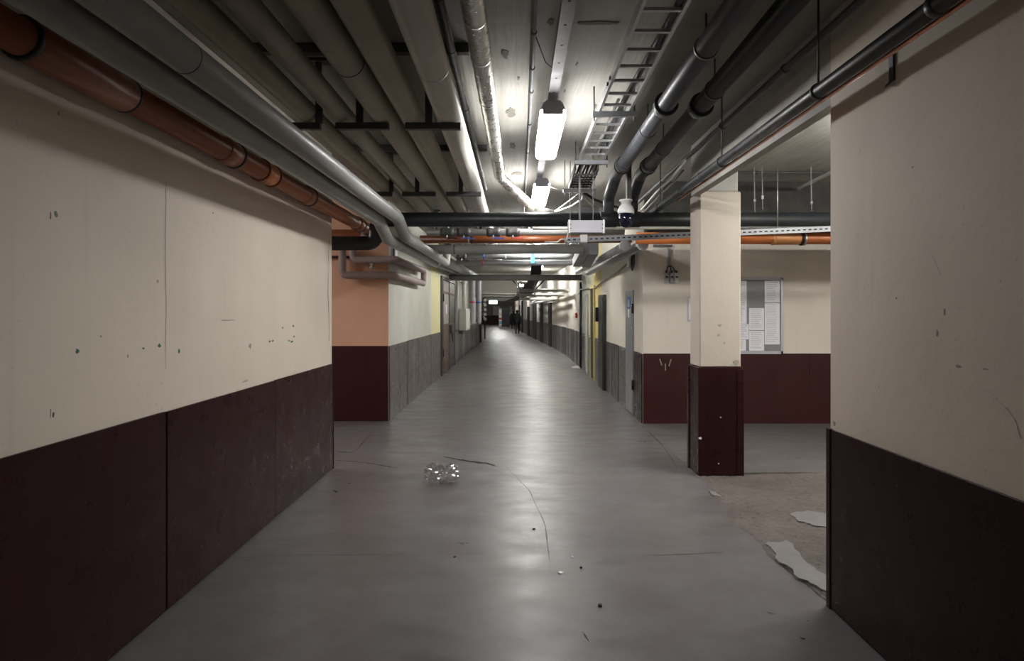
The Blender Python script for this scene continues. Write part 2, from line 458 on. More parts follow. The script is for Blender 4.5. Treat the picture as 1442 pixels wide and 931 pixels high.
XL, XR, YL, YR = -1.99, 1.806, 7.36, 3.92
wl = struct('wall_left')
add('wall_body', MB().box(XL-.3, XL, -4.2, YL, 0, CEIL), 'cream', wl)
add('dado_backing', MB().box(XL, XL+.004, -4.2, YL, 0, 1.12), 'gap', wl)
panels_y(wl, XL+.003, 1, [-3.2, -1.4, .35, 2.1, 3.85, 5.59, YL], .012, 1.13, 'maroon')
add('corner_trim', MB().box(XL-.003, XL+.022, YL-.004, YL+.012, 0, 1.13), 'maroon', wl)
add('wall_return', MB().box(-8, XL-.29, YL-.3, YL-.003, 0, CEIL), 'cream', wl)
def wall_mark(wall, x, sgn, px, py, wpx, hpx, mat, name='paint_chip', n=9):
    d = x*F/(px-VX); c = P(px, py, d)
    ry = wpx/2*d*d/(abs(x)*F); rz = hpx/2/F*d
    poly = []
    for k in range(n):
        a = 2*math.pi*k/n; s = random.uniform(.55, 1.2); poly.append(Vector((x, c.y+ry*s*math.cos(a), c.z+rz*s*math.sin(a))))
    add(name, MB().prism(poly, (-.001*sgn, 0, 0), (.0012*sgn, 0, 0)), mat, wall)
for a in ((79,301,5,9),(71,304,2,12),(109,494,5,8),(224,487,6,6),(252,495,3,7),(202,491,3,4),(380,481,3,3),(384,480,4,3),(411,481,4,3),(407,480,3,2),(414,474,2,3),(413,459,2,4),(398,462,2,3),(75,584,3,9)):
    wall_mark(wl, XL, 1, *a, 'green_chip')
for a in ((82,160,3,6),(71,582,2,12),(180,502,2,6),(320,451,24,2),(352,487,3,9),(273,183,2,5),(222,396,3,5),(142,474,2,4),(345,537,8,3),(300,300,2,3)):
    wall_mark(wl, XL, 1, *a, 'scuff', 'scuff_mark')
def wall_line(wall, x, sgn, pix, wpx, mat='scuff', name='wall_crack'):
    mb = MB(); prev = None
    pts = []
    for (a, b), (c, e) in zip(pix, pix[1:]):
        for i in range(5): pts.append((a+(c-a)*i/5+random.uniform(-.8, .8), b+(e-b)*i/5))
    pts.append(pix[-1])
    for px, py in pts:
        d = x*F/(px-VX); c = P(px, py, d); h = wpx/2/F*d*random.uniform(.5, 1.3)
        k = len(mb.v); mb.v += [Vector((x+.0012*sgn, c.y-h, c.z)), Vector((x+.0012*sgn, c.y+h, c.z+h*.3))]
        if prev is not None: mb.face((prev, prev+1, k+1, k))
        prev = k
    add(name, mb, mat, wall)
wall_line(wl, XL, 1, [(234,255),(232,330),(234,420),(233,520)], 1.2)
wall_line(wl, XL, 1, [(463,335),(462,400),(463,480)], 1.6, 'soot')
wr = struct('wall_right')
add('wall_body', MB().box(XR, XR+.26, -4.2, YR, 0, CEIL), 'cream', wr)
add('dado_backing', MB().box(XR-.004, XR, -4.2, YR, 0, 1.0), 'gap', wr)
panels_y(wr, XR-.003, -1, [-3.1, -1.35, .4, 2.15, YR-.03], .01, 1.022, 'maroon')
add('corner_trim', MB().box(XR-.02, XR+.28, YR-.03, YR+.014, 0, 1.026), 'maroon', wr)
add('header_beam', MB().box(XR, XR+.075, YR, 7.05, 2.885, CEIL), 'concrete', wr)
for a in ((1350,516,8,6),(1285,235,3,3),(1175,596,4,8),(1262,420,3,3),(1320,470,4,10),(1388,520,8,3),(1330,440,3,9)):
    wall_mark(wr, XR, -1, *a, 'scuff', 'scuff_mark')
wall_line(wr, XR, -1, [(1382,545),(1398,556),(1418,575),(1430,592),(1438,618)], 1.6)
wall_line(wr, XR, -1, [(1188,202),(1198,197),(1206,194)], 1.4)
wall_line(wr, XR, -1, [(1310,355),(1318,372),(1326,388)], 1.0)
wall_line(wr, XR, -1, [(1300,437),(1360,432),(1400,437),(1432,449)], 1.0)
# side room on the right
wrs = struct('wall_right_side')
YB = 10.27; XRC = 1.905
add('wall_body', MB().box(XRC+.012, 7, YB, YB+.28, 0, CEIL), 'cream_light', wrs)
panels_x(wrs, YB, -1, [XRC, 3.15, 4.4, 5.7, 7], .0, 1.06, 'maroon_red', .012, .004)
add('added_dark_beam', MB().box(XRC+.02, 7, 8.95, YB-.001, 2.87, CEIL), 'dark_beam', wrs)  # dark-coloured beam added to darken the top of the notice board wall
add('side_wall', MB().box(7, 7.3, -.5, YB, 0, CEIL), 'cream', wrs)
add('back_wall', MB().box(XR, 7.3, -.6, -.3, 0, CEIL), 'cream', wrs)
# cross wall on the left (peach)
XLC, YLC = -1.974, 10.54
wlc = struct('wall_left_side')
add('wall_body', MB().box(-8, XLC-.004, YLC, YLC+.28, 0, CEIL), 'peach', wlc)
panels_x(wlc, YLC, -1, [-8, -5.6, -3.8, XLC], .0, 1.16, 'maroon_red', .014, .004)
add('end_wall', MB().box(-8.2, -8, YL-.3, YLC+.3, 0, CEIL), 'peach', wlc)
add('wall_behind_camera', MB().box(-2.3, 2.1, -4.3, -4.1, 0, CEIL), 'cream', wl)

# far corridor walls: lists of (x, y) along the visible face
RW = [(1.905, 10.272), (1.92, 15.35), (1.92, 17.2), (1.93, 20.2), (1.93, 26.), (1.66, 33.), (1.28, 39.5), (.55, 53.), (.05, 66.), (-.25, 90.)]
LW = [(-1.974, 10.545), (-1.974, 15.8), (-1.974, 17.75), (-1.974, 21.6), (-1.97, 37.), (-2.5, 49.5), (-3.4, 65.), (-4.6, 90.)]
def wp(W, y):
    for a, b in zip(W, W[1:]):
        if a[1] <= y <= b[1]:
            t = (y-a[1])/(b[1]-a[1]); p = Vector((a[0]+(b[0]-a[0])*t, y, 0)); d = Vector((b[0]-a[0], b[1]-a[1], 0)).normalized(); return p, d
def seg_box(a, b, t, z0, z1, out):
    a, b = Vector((*a, 0)), Vector((*b, 0)); d = (b-a).normalized(); nrm = Vector((d.y, -d.x, 0))*out
    return MB().prism([a, b, b+nrm*t, a+nrm*t], (0,0,z0), (0,0,z1))
wrf = struct('wall_right_far')
for (a, b), m in zip(zip(RW, RW[1:]), ['cream_light', 'yellow', 'greywhite', 'cream_light', 'cream_light', 'greywhite', 'cream_light', 'cream', 'cream']):
    add('wall_section', seg_box(a, b, .25, 0, CEIL, 1), m, wrf)
wlf = struct('wall_left_far')
for (a, b), m in zip(zip(LW, LW[1:]), ['greywhite', 'yellowish', 'greywhite', 'coffee', 'coffee', 'coffee', 'coffee']):
    add('wall_section', seg_box(a, b, .25, 0, CEIL, -1), m, wlf)
def dado_run(root, W, ys, side, h, mats, rivets=False):
    pa, d = wp(W, ys[0]+.001)
    for i, (a, b) in enumerate(zip(ys, ys[1:])):
        g0, d = wp(W, a+.002); g1, _ = wp(W, b-.002); nrm = Vector((d.y, -d.x, 0))*side
        add('dado_backing', MB().prism([g0, g1, g1-nrm*.004, g0-nrm*.004], (0,0,0), (0,0,h-.01)), 'gap', root)
        e = .035 if a < 18 else .05
        pa, d = wp(W, a+e); pb, _ = wp(W, b-e)
        nrm = Vector((d.y, -d.x, 0))*side; t = .014+random.uniform(-.003, .004)
        poly = [pa, pb, pb-nrm*t, pa-nrm*t]
        o = add('dado_panel', MB().prism(poly, (0,0,0), (0,0,h+random.uniform(-.006, .006))), mats[i % len(mats)], root, bev=.002)
        if rivets and b < 18:
            rb = MB()
            for zz in (.10, h*.5, h-.07):
                for q in range(5):
                    c = pa.lerp(pb, .07+.86*q/4)-nrm*t; rb.lathe((c.x+nrm.x*.001, c.y, zz), [(.010, 0), (.008, -nrm.x*.005)], 6, 'X')
            r = add('rivet', rb, 'steel_dark', o); r['kind'] = 'stuff'
dado_run(wlf, LW, [10.55, 12.3, 13.65, 15.7, 17.74], -1, 1.16, ['sheet'], True)
dado_run(wlf, LW, [21.6, 23.2, 24.7, 26.2, 27.7, 29.2, 30.8, 32.4, 34., 35.6, 37.2], -1, 1.1, ['sheet', 'sheet_dark'])
dado_run(wrf, RW, [10.28, 11.05], 1, 1.06, ['maroon'])
dado_run(wrf, RW, [11.85, 12.7, 13.6, 14.5], 1, 1.06, ['sheet', 'sheet_dark'], True)
dado_run(wrf, RW, [15.6, 16.5], 1, 1.06, ['sheet'])
dado_run(wrf, RW, [17.45, 18.1], 1, 1.06, ['sheet'])
dado_run(wrf, RW, [18.9, 20.1], 1, 1.06, ['sheet'])
dado_run(wrf, RW, [20.3, 21.5, 22.7, 23.9, 25.1, 26.3, 27.5, 28.8, 30.1, 31.4, 32.2], 1, 1.07, ['sheet', 'sheet', 'sheet_dark'])
dado_run(wrf, RW, [33.2, 35., 36.6], 1, 1.07, ['sheet']); dado_run(wrf, RW, [37.6, 39., 40.6], 1, 1.07, ['sheet_dark'])
dado_run(wrf, RW, [42.6, 44.5, 46.2], 1, 1.07, ['sheet_dark']); dado_run(wrf, RW, [47.6, 50, 53, 57, 61, 66], 1, 1.07, ['sheet_dark'])
we = struct('wall_end')
add('wall_body', MB().box(-8, 1.5, 88, 88.3, 0, CEIL), 'coffee', we)
panels_x(we, 88, -1, [-8, -5.5, -3.8, -2.2, -.5], 0, 1.12, 'maroon_red', .02)
add('lit_wall_panel', MB().box(-3.0, -2.1, 87.93, 88, 1.15, 2.3), 'paper', we)
add('lit_wall_panel', MB().box(-.85, -.55, 87.93, 88, 1.15, 2.3), 'paper', we)
add('bulkhead', MB().box(-4.2, .5, 60.5, 61, 2.62, CEIL), 'coffee', we)

# column
cl = thing('column', 'square cream column with maroon sheet casing around its foot', 'column', (2.09, 7.2, 0))
add('foot_casing', MB().box(1.868, 2.325, 7.0, 7.42, 0, 1.12), 'maroon', cl, bev=.004)
add('corner_strip', MB().box(2.265, 2.335, 6.992, 7.05, .0, 1.10), 'maroon', cl, bev=.003)
add('corner_strip', MB().box(1.858, 1.874, 7.36, 7.425, .0, 1.11), 'maroon', cl, bev=.003)
add('shaft', MB().box(1.885, 2.31, 7.015, 7.40, 1.12, 2.93), 'cream_grey', cl, bev=.012)
mb = MB().box(1.90, 2.285, 7.03, 7.38, 2.93, CEIL)
add('raw_concrete_head', mb, 'concrete', cl, bev=.01)
ch = MB(); 
for a in ((1012,470,10,8),(1035,510,10,14)):
    pass
def flat_mark(parent, y, px, py, wpx, hpx, mat, name):
    poly = []
    for k in range(10):
        a = 2*math.pi*k/10; s = random.uniform(.5, 1.2); q = P(px+wpx/2*s*math.cos(a), py+hpx/2*s*math.sin(a), y); poly.append(q)
    add(name, MB().prism(poly, (0, .001, 0), (0, -.0015, 0)), mat, parent)
for a in ((1013,458,7,5),(1012,472,5,4),(1020,483,3,3),(1037,510,10,9)): flat_mark(cl, 7.013, *a, 'scuff', 'chipped_spot')
for a in ((986,617,5,4),(1015,588,2,2),(1012,653,2,2)): flat_mark(cl, 6.998, *a, 'paper', 'chipped_spot')

# ------------------------------------------------------------------ fluorescent lamps
def lamp(label, x, y0, y1, zb=3.10, wd=.19, mat='lamp', group='ceiling lamps', detail=True, turn=0):
    t = thing('ceiling_light', label, 'lamp', (x, (y0+y1)/2, zb), group)
    h = wd/2
    # diffuser: rounded trough section
    sec = [(-h, .085), (-h*.98, .03), (-h*.86, .008), (-h*.6, 0), (h*.6, 0), (h*.86, .008), (h*.98, .03), (h, .085)]
    add('diffuser', MB().prism([Vector((x+a, 0, zb+b)) for a, b in sec], (0, y0+.02, 0), (0, y1-.02, 0)), mat, t)
    add('housing', MB().prism([Vector((x+a, 0, zb+b)) for a, b in ((-h*.96, .087), (h*.96, .087), (h*.72, .14), (-h*.72, .14))], (0, y0+.012, 0), (0, y1-.012, 0)), 'grey_plastic', t)
    for yy in ((y0, y0+.02), (y1-.02, y1)):
        add('end_cap', MB().prism([Vector((x+a*.8, 0, zb+.05+b)) for a, b in ((-h, .06), (-h, .0), (h, .0), (h, .06), (h*.7, .10), (-h*.7, .10))], (0, yy[0], 0), (0, yy[1], 0)), 'grey_plastic', t)
    if detail:
        for yy in (y0+.2, y1-.2): add('mounting_clip', MB().box(x-.05, x+.05, yy-.015, yy+.015, zb+.135, zb+.175), 'steel', t)
    t.rotation_euler = (0, 0, turn)
    return t
lamp('nearest bright fluorescent lamp hanging below the ceiling channel', .272, 5.02, 6.32)
lamp('unseen dim fill lamp added on the ceiling behind the camera', .27, -2.6, -1.3, mat='lamp_fill')  # unseen lamp, added to brighten the near walls
lamp('second bright fluorescent lamp just above the black crossing pipe', .30, 7.95, 9.2)
lamp('third fluorescent lamp above the pale twin crossing pipes', .32, 12.2, 13.5, mat='lamp_far')
lamp('fluorescent lamp just in front of the rusty steel beam', .34, 16.6, 17.9, mat='lamp_far')
for i, (x, y) in enumerate(((.8, 22.8), (.8, 27.2), (.7, 32.5), (.3, 39), (-.2, 47), (-.8, 56), (-1.6, 65), (-2.0, 76))):
    lamp('small far corridor fluorescent lamp, number %s behind the steel beam' % ['one', 'two', 'three', 'four', 'five', 'six', 'seven', 'eight'][i], x, y, y+1.3, 3.15, .19, 'lamp_far' if i <= 2 or i >= 6 else 'lamp', 'far corridor lamps', False, math.pi/2 if i >= 5 else 0)
lamp('fluorescent lamp on the side room ceiling nearer the corridor', 3.6, 5.1, 6.4, 3.15, mat='lamp_far', turn=math.pi/2)
lamp('unseen extra lamp added on the side room ceiling farther from the corridor', 5.5, 5.1, 6.4, 3.15, mat='lamp_far', turn=math.pi/2)  # second unseen lamp, added to brighten the notice board wall
lamp('fluorescent lamp in the left cross passage beyond the brown pipe', -5.2, 8.4, 9.7, 3.15)
t = thing('lit_sign', 'small glowing sign box at the far end of the corridor', 'sign', P(695, 428, 58))
add('sign_face', MB().obox(P(694.5, 425.5, 58), (1,0,0), (0,1,0), (0,0,1), .34, .05, .13), 'sign_lit', t)
add('sign_housing', MB().obox(P(694.5, 425.5, 58.12), (1,0,0), (0,1,0), (0,0,1), .36, .06, .15), 'grey_plastic', t)
add('hanger_rod', MB().tube([P(694.5, 424, 58.12), Vector((P(694.5, 424, 58.12).x, 58.12, CEIL))], .02, 6), 'steel_dark', t)

# lamp channel on the ceiling
t = thing('lamp_channel', 'perforated metal lamp channel under the ceiling centre', 'cable channel', (.27, 3, 3.30))
add('channel_web', MB().box(.235, .309, -3, 19.5, 3.285, 3.292), 'channel', t)
for sx in (.235, .305): add('channel_flange', MB().box(sx, sx+.004, -3, 19.5, 3.292, 3.33), 'channel', t)
h0 = None
for i in range(13):
    yy = 3.2+i*.29
    if h0 is None: h0 = add('bolt_hole', MB().lathe((.272, yy, 3.2835), [(.008, 0), (.008, .003)], 8), 'gap', t, loc=(.272, yy, 3.2835))
    else: twin(h0, t, (.272, yy, 3.2835))
for yy in (1.5, 3.4, 4.8, 7.2, 10, 14, 18): add('ceiling_clamp', MB().box(.255, .29, yy-.02, yy+.02, 3.33, CEIL), 'steel', t)
add('wire_loop', MB().tube(fillet([(.24, 4.5, 3.3), (.19, 4.42, 3.31), (.12, 4.2, 3.39)], .03), .003, 6), 'cable_black', t)
t = pipe('ceiling_conduit', 'thin grey conduit clipped to the ceiling left of the lamp channel', [(.085, 1, 3.375), (.12, 5.8, 3.375), (.13, 12, 3.375)], .012, 'steel_grey', 'conduit', n=10,
         collars=[(y, .03, .018, 'steel_dark', 'clip') for y in (4.1, 4.7, 5.2, 6.1, 7.2)])

# ------------------------------------------------------------------ overhead pipes on the left
pipe('drain_pipe', 'red-brown plastic drain pipe along the top of the left wall', [(-1.885, -1.5, 2.745), (-1.885, 8.3, 2.735), (-1.885, 9.2, 2.73), (-4, 9.3, 2.73)], .073, 'pvc_brown', n=24,
     collars=[(2.95, .68, .083, 'pvc_brown', 'socket'), (2.60, .03, .088, 'rubber', 'sealing_ring'), (3.29, .02, .085, 'rubber', 'sealing_ring'), (4.45, .2, .083, 'pvc_brown', 'socket'), (4.56, .03, .088, 'rubber', 'sealing_ring'),
              (5.13, .2, .081, 'pvc_orange', 'coupling'), (5.02, .025, .087, 'pvc_brown', 'coupling_rim'), (5.26, .025, .087, 'pvc_brown', 'coupling_rim'), (6.12, .14, .083, 'pvc_brown', 'socket'), (6.2, .03, .088, 'rubber', 'sealing_ring'), (8.1, .2, .084, 'pvc_brown', 'socket'), (8.2, .03, .088, 'rubber', 'sealing_ring')])
pipe('insulated_pipe', 'lower grey insulated pipe beside the brown pipe, jogging down at the crossing', [(-1.43, -1.5, 2.645), (-1.45, 7.2, 2.655), (-1.455, 7.72, 2.515), (-1.46, 12.55, 2.56)], .067, 'pipe_grey', bend=.10, n=24,
     collars=[(1.9, .012, .068, 'gap', 'jacket_seam'), (4.0, .012, .0685, 'pipe_pale', 'jacket_seam'), (6.4, .012, .0685, 'pipe_pale', 'jacket_seam'), (10.2, .012, .0685, 'pipe_pale', 'jacket_seam'), (12.53, .06, .055, 'brass', 'pipe_end')])
pipe('insulated_pipe', 'larger grey insulated pipe second from the left wall, ending in an upturned elbow', [(-1.28, -1.5, 2.665), (-1.295, 7.45, 2.715), (-1.30, 8.0, 2.575), (-1.30, 12.7, 2.59), (-1.30, 12.75, 2.80)], .067, 'pipe_grey', bend=.11, n=24,
     collars=[(2.65, .008, .068, 'gap', 'jacket_seam'), (4.8, .01, .0685, 'pipe_pale', 'jacket_seam'), (7.36, .012, .0685, 'pipe_pale', 'jacket_seam'), (8.2, .012, .0685, 'pipe_pale', 'jacket_seam'), (10.2, .01, .0685, 'pipe_pale', 'jacket_seam')])
t = thing('pipe_flange', 'grey bolted flange above the upturned elbow of the insulated pipe', 'flange', (-1.30, 12.75, 2.80))
add('flange_plate', MB().lathe((-1.30, 12.75, 2.80), [(.11, 0), (.11, .03)], 20), 'pipe_pale', t); add('flange_plate', MB().lathe((-1.30, 12.75, 2.837), [(.11, 0), (.11, .03)], 20), 'pipe_pale', t)
add('branch_tube', MB().tube([(-1.30, 12.75, 2.86), (-1.30, 12.75, CEIL)], .05, 14), 'pipe_grey', t)
for nm, lab, x0, x1, zz, r, m, seams in (
    ('insulated_pipe', 'dark khaki insulated pipe third from the left, above the grey pair', -1.42, -1.425, 3.05, .070, 'pipe_khaki', (4.72, 7.4)),
    ('insulated_pipe', 'khaki insulated pipe fourth from the left, resting on the middle bracket', -1.195, -1.2, 3.05, .068, 'pipe_khaki', (3.6, 5.1)),
    ('insulated_pipe', 'thick khaki insulated pipe fifth from the left, with a round seam', -.915, -.92, 3.06, .086, 'pipe_khaki', (3.72, 6.4)),
    ('insulated_pipe', 'khaki insulated pipe sixth from the left, beside the bright white pipe', -.715, -.725, 3.05, .080, 'pipe_khaki', (4.7, 7.3)),
    ('insulated_pipe', 'thick glossy off-white insulated pipe, rightmost on the brackets', -.462, -.475, 3.065, .092, 'pipe_white', (3.8, 4.65, 7.25))):
    p = pipe(nm, lab, [(x0, -1.5, zz), (x1, 18.2, zz)], r, m, n=24, group='insulated ceiling pipes',
         collars=[(s, .012, r+.0015, 'gap' if s == 3.72 else 'pipe_grey', 'jacket_seam') for s in seams])
pipe('foil_pipe', 'wrinkled foil-wrapped pipe beside the lamp channel, turning right at its end', [(-.25, -1, 3.25), (-.188, 7.9, 3.25), (.26, 8.9, 3.0), (1.0, 9.8, 3.0)], .062, 'foil', bend=.15, n=24,
     collars=[(s, .03, .065, 'foil', 'foil_band') for s in (3.6, 4.15, 5.0, 6.2, 7.2)])
pipe('thin_pipe', 'thin dark pipe running between the white pipe and the foil pipe', [(-.395, -1, 3.31), (-.405, 9, 3.31)], .027, 'pe_black', n=14,
     collars=[(s, .012, .03, 'cable_black', 'cable_tie') for s in (3.5, 4.2, 5.4)])
# inverted-T brackets
def bracket(label, x0, x1, xp, y):
    t = thing('pipe_bracket', label, 'bracket', ((x0+x1)/2, y, 2.96), 'T-shaped pipe brackets')
    zr = 2.972
    add('rail', MB().box(x0, x1, y-.022, y+.022, zr-.045, zr), 'steel_dark', t, bev=.003)
    add('post', MB().box(xp-.022, xp+.022, y-.016, y+.016, zr, CEIL-.02), 'steel_dark', t)
    add('ceiling_plate', MB().box(xp-.08, xp+.08, y-.05, y+.05, CEIL-.02, CEIL), 'steel_dark', t)
for y, ord_ in ((1.9, 'overhead nearest the camera'), (4.62, 'nearest row in view'), (7.3, 'row just before the black crossing pipe'), (11.5, 'row beyond the crossing pipes')):
    if y > 2:
        bracket('left dark steel T-bracket, %s' % ord_, -1.62, -1.325, -1.31 if 0 else -1.335, y)
        bracket('middle dark steel T-bracket under two khaki pipes, %s' % ord_, -1.20-.02, -.86, -1.06, y)
        bracket('right dark steel T-bracket under the white pipe, %s' % ord_, -.75, -.375, -.593, y)
for y in (4.35, 7.0):
    t = single('ceiling_rail', MB().box(-1.7, -.3, y-.03, y+.03, CEIL-.06, CEIL), 'steel_dark', 'dark cross rail on the ceiling above the %s' % ('nearest pipe brackets' if y < 5 else 'pipes before the black crossing pipe'), 'rail', (-1, y, CEIL-.06))

# ------------------------------------------------------------------ overhead pipes on the right
dk = [(y, .10, .082, 'pe_dark', 'socket') for y in (4.97,)] + [(4.92, .02, .088, 'rubber', 'sealing_ring'), (6.85, .1, .08, 'pe_dark', 'socket'), (6.92, .02, .085, 'rubber', 'sealing_ring')]
pipe('drain_pipe', 'charcoal drain pipe nearer the cable ladder, dropping into the black crossing pipe', [(1.10, -1.5, 3.27), (1.075, 7.35, 3.165), (1.065, 7.86, 3.0), (1.065, 7.9, 2.78)], .064, 'pe_dark', bend=.10, n=24, collars=dk, hangers=(3.9, 5.6))
pipe('drain_pipe', 'charcoal drain pipe farther from the cable ladder, dropping into the black crossing pipe', [(1.345, -1.5, 3.26), (1.335, 7.35, 3.16), (1.34, 7.86, 3.0), (1.34, 7.9, 2.78)], .064, 'pe_black', bend=.10, n=24, collars=dk, hangers=(4.6, 6.2))
pipe('service_pipe', 'dark pipe hung on rods along the top of the right wall', [(1.60, -1.5, 2.867), (1.605, 9.3, 2.86)], .038, 'pe_black', n=18, hangers=(3.62, 5.32, 7.6), collars=[(3.62, .02, .045, 'steel_dark', 'clamp_band'), (5.9, .02, .042, 'steel_dark', 'clamp_band'), (2.6, .05, .044, 'pe_black', 'socket'), (6.6, .05, .042, 'pe_black', 'socket')])
pipe('copper_pipe', 'thin copper pipe just under the dark rod-hung pipe', [(1.655, -1, 2.845), (1.66, 7.0, 2.838)], .011, 'copper', n=10)
pipe('conduit', 'dark conduit running along the ceiling right of the charcoal pipes', [(1.64, -1, 3.19), (1.66, 6.5, 3.19), (1.60, 9.6, 3.12)], .022, 'pe_dark', 'conduit', n=12, collars=[(s, .03, .03, 'steel_dark', 'clip') for s in (3.2, 4.2, 5.5)])
t = thing('wall_strap', 'short dark strap hanging on the top of the right wall', 'strap', (1.795, 3.27, 2.79))
add('strap_band', MB().box(1.793, 1.806, 3.25, 3.285, 2.80, 2.955), 'steel_dark', t); add('strap_tip', MB().bar((1.797, 3.27, 2.80), (1.77, 3.28, 2.775), .03, .008), 'steel_dark', t)

# black crossing pipe
pipe('crossing_pipe', 'thick black pipe crossing the corridor under all the ceiling pipes', [(6.9, 7.9, 2.762), (-1.62, 7.9, 2.757), (-1.63, 7.95, 2.49), (-6, 8.0, 2.48)], .083, 'pe_black', bend=.12, n=28, axis=0,
     collars=[(1.065, .2, .092, 'pe_black', 'tee_sleeve'), (1.34, .2, .092, 'pe_black', 'tee_sleeve')])
pipe('drain_pipe', 'bright orange drain pipe in front of the notice board wall', [(6.9, 9.2, 2.675), (1.62, 9.2, 2.68)], .080, 'pvc_orange', n=28, axis=0,
     collars=[(3.46, .05, .093, 'pvc_light', 'socket_rim'), (3.64, .35, .087, 'pvc_light', 'socket'), (3.84, .03, .097, 'rubber', 'sealing_ring'), (3.875, .025, .097, 'steel', 'clamp_band')])
pipe('drain_pipe', 'red-brown drain pipe crossing under the black pipe in the corridor', [(1.62, 9.6, 2.712), (-1.35, 9.6, 2.706)], .055, 'pvc_brown', n=20, axis=0, collars=[(-.63, .02, .061, 'rubber', 'sealing_ring'), (-.67, .015, .061, 'steel', 'clamp_band')])
pipe('drain_stub', 'grey stub pipe under the end of the brown drain pipe', [(-1.95, 8.6, 2.63), (-1.72, 8.6, 2.61)], .06, 'pipe_grey', n=18)
pipe('crossing_pipe', 'slim white pipe crossing just below the black pipe', [(.21, 8.8, 2.78), (2.3, 8.8, 2.79)], .036, 'pipe_white', n=16)
pipe('side_pipe', 'grey pipe behind the slotted strut in the side room', [(2.36, 8.76, 2.78), (6.9, 8.76, 2.78)], .03, 'pipe_grey', n=18)
pipe('crossing_pipe', 'grey pipe crossing between the black pipe and the orange pipe', [(-1.2, 9.15, 2.755), (1.45, 9.15, 2.76)], .045, 'pipe_grey', n=16)
pipe('crossing_pipe', 'thick grey pipe crossing below the orange pipe', [(-1.5, 11, 2.69), (1.08, 11, 2.70)], .078, 'pipe_grey', n=20, axis=0, collars=[(.3, .012, .08, 'pipe_pale', 'jacket_seam'), (-1.0, .012, .08, 'gap', 'jacket_seam')])
pipe('twin_pipe', 'upper pale pipe with a blue band, crossing then turning up', [(-1.15, 13, 2.735), (1.06, 13, 2.735), (1.08, 13, 3.38)], .052, 'pipe_pale', bend=.14, n=18, axis=0, collars=[(-.62, .03, .054, 'blue', 'blue_band'), (-.2, .015, .054, 'white_plastic', 'tape_band')])
pipe('twin_pipe', 'lower pale pipe with a red band, crossing then turning up', [(-1.15, 13.1, 2.625), (1.16, 13.1, 2.625), (1.18, 13.1, 3.38)], .052, 'pipe_pale', bend=.14, n=18, axis=0, collars=[(-.64, .03, .054, 'red', 'red_band')])
pipe('wall_pipe', 'grey insulated pipe along the top of the right corridor wall', [(1.74, 9.36, 2.615), (1.74, 16.5, 2.62)], .07, 'pipe_pale', n=18, collars=[(9.4, .06, .082, 'white_plastic', 'end_flange')])
pipe('wall_pipe', 'grey insulated pipe inside the one along the right corridor wall', [(1.50, 9.36, 2.60), (1.50, 16.8, 2.66)], .06, 'pipe_pale', n=18, collars=[(9.41, .08, .078, 'pipe_grey', 'end_flange')])
for lab, a, b in (('left grey rectangular duct sloping down near the right wall', (822, 352, 11.2), (812, 370, 12.6)), ('right grey rectangular duct sloping down near the right wall', (836, 352, 11.2), (825, 371, 12.5))):
    t = thing('air_duct', lab, 'duct', P(*a)); add('duct_body', MB().bar(P(*a), P(*b), .15, .15), 'steel_grey', t); add('duct_riser', MB().bar(P(*a)+Vector((0, .07, -.05)), Vector((P(*a).x, P(*a).y+.07, CEIL)), .16, .15, (0, 1, 0)), 'steel_grey', t)
t = single('pipe_tag', MB().obox(P(750.5, 361, 12.9), (1,0,0), (0,1,0), (.02,0,1), .034, .004, .13), 'blue_tag', 'bright blue tag hanging on the pale twin pipes', 'tag', P(750.5, 371, 12.9), bev=.003)
# valves on the grey pipe
def valve(label, px, py, d, hm):
    c = Vector((P(px, py, d).x, 9.15 if d < 10 else 13.0, 2.755 if d < 10 else 2.735)); t = thing('valve', label, 'valve', c)
    add('valve_body', MB().tube([c+Vector((-.09,0,0)), c+Vector((-.05,0,0)), c+Vector((-.03,0,0)), c+Vector((.03,0,0)), c+Vector((.05,0,0)), c+Vector((.09,0,0))], [.055,.062,.056,.056,.062,.055], 14), 'steel_dark', t)
    add('stem', MB().tube([c, c+Vector((0,-.05,-.09))], .012, 8), 'steel', t)
    add('handle', MB().bar(c+Vector((-.02,-.04,-.08)), c+Vector((.14,-.05,-.09)), .03, .015), hm, t)
valve('valve with a blue lever left of the corridor centre', 652, 332, 9.0, 'blue')
valve('blue levered valve just under the black crossing pipe', 694, 323, 8.9, 'blue')
valve('red levered valve beside the blue one under the black pipe', 722, 326, 8.9, 'red')
valve('brass valve on the left end of the grey crossing pipe', 628, 325, 9.0, 'black_plastic')
valve('valve on the left end of the pale twin pipes', 650, 359, 12.9, 'black_plastic')
single('bent_wire', MB().tube(fillet([P(767, 341, 7.75), P(785, 341, 7.75), P(790, 337, 7.75), P(800, 337, 7.75)], .03), .008, 8), 'cable_white', 'short bent white rod beside the slotted strut', 'rod', P(767, 340, 9.3))

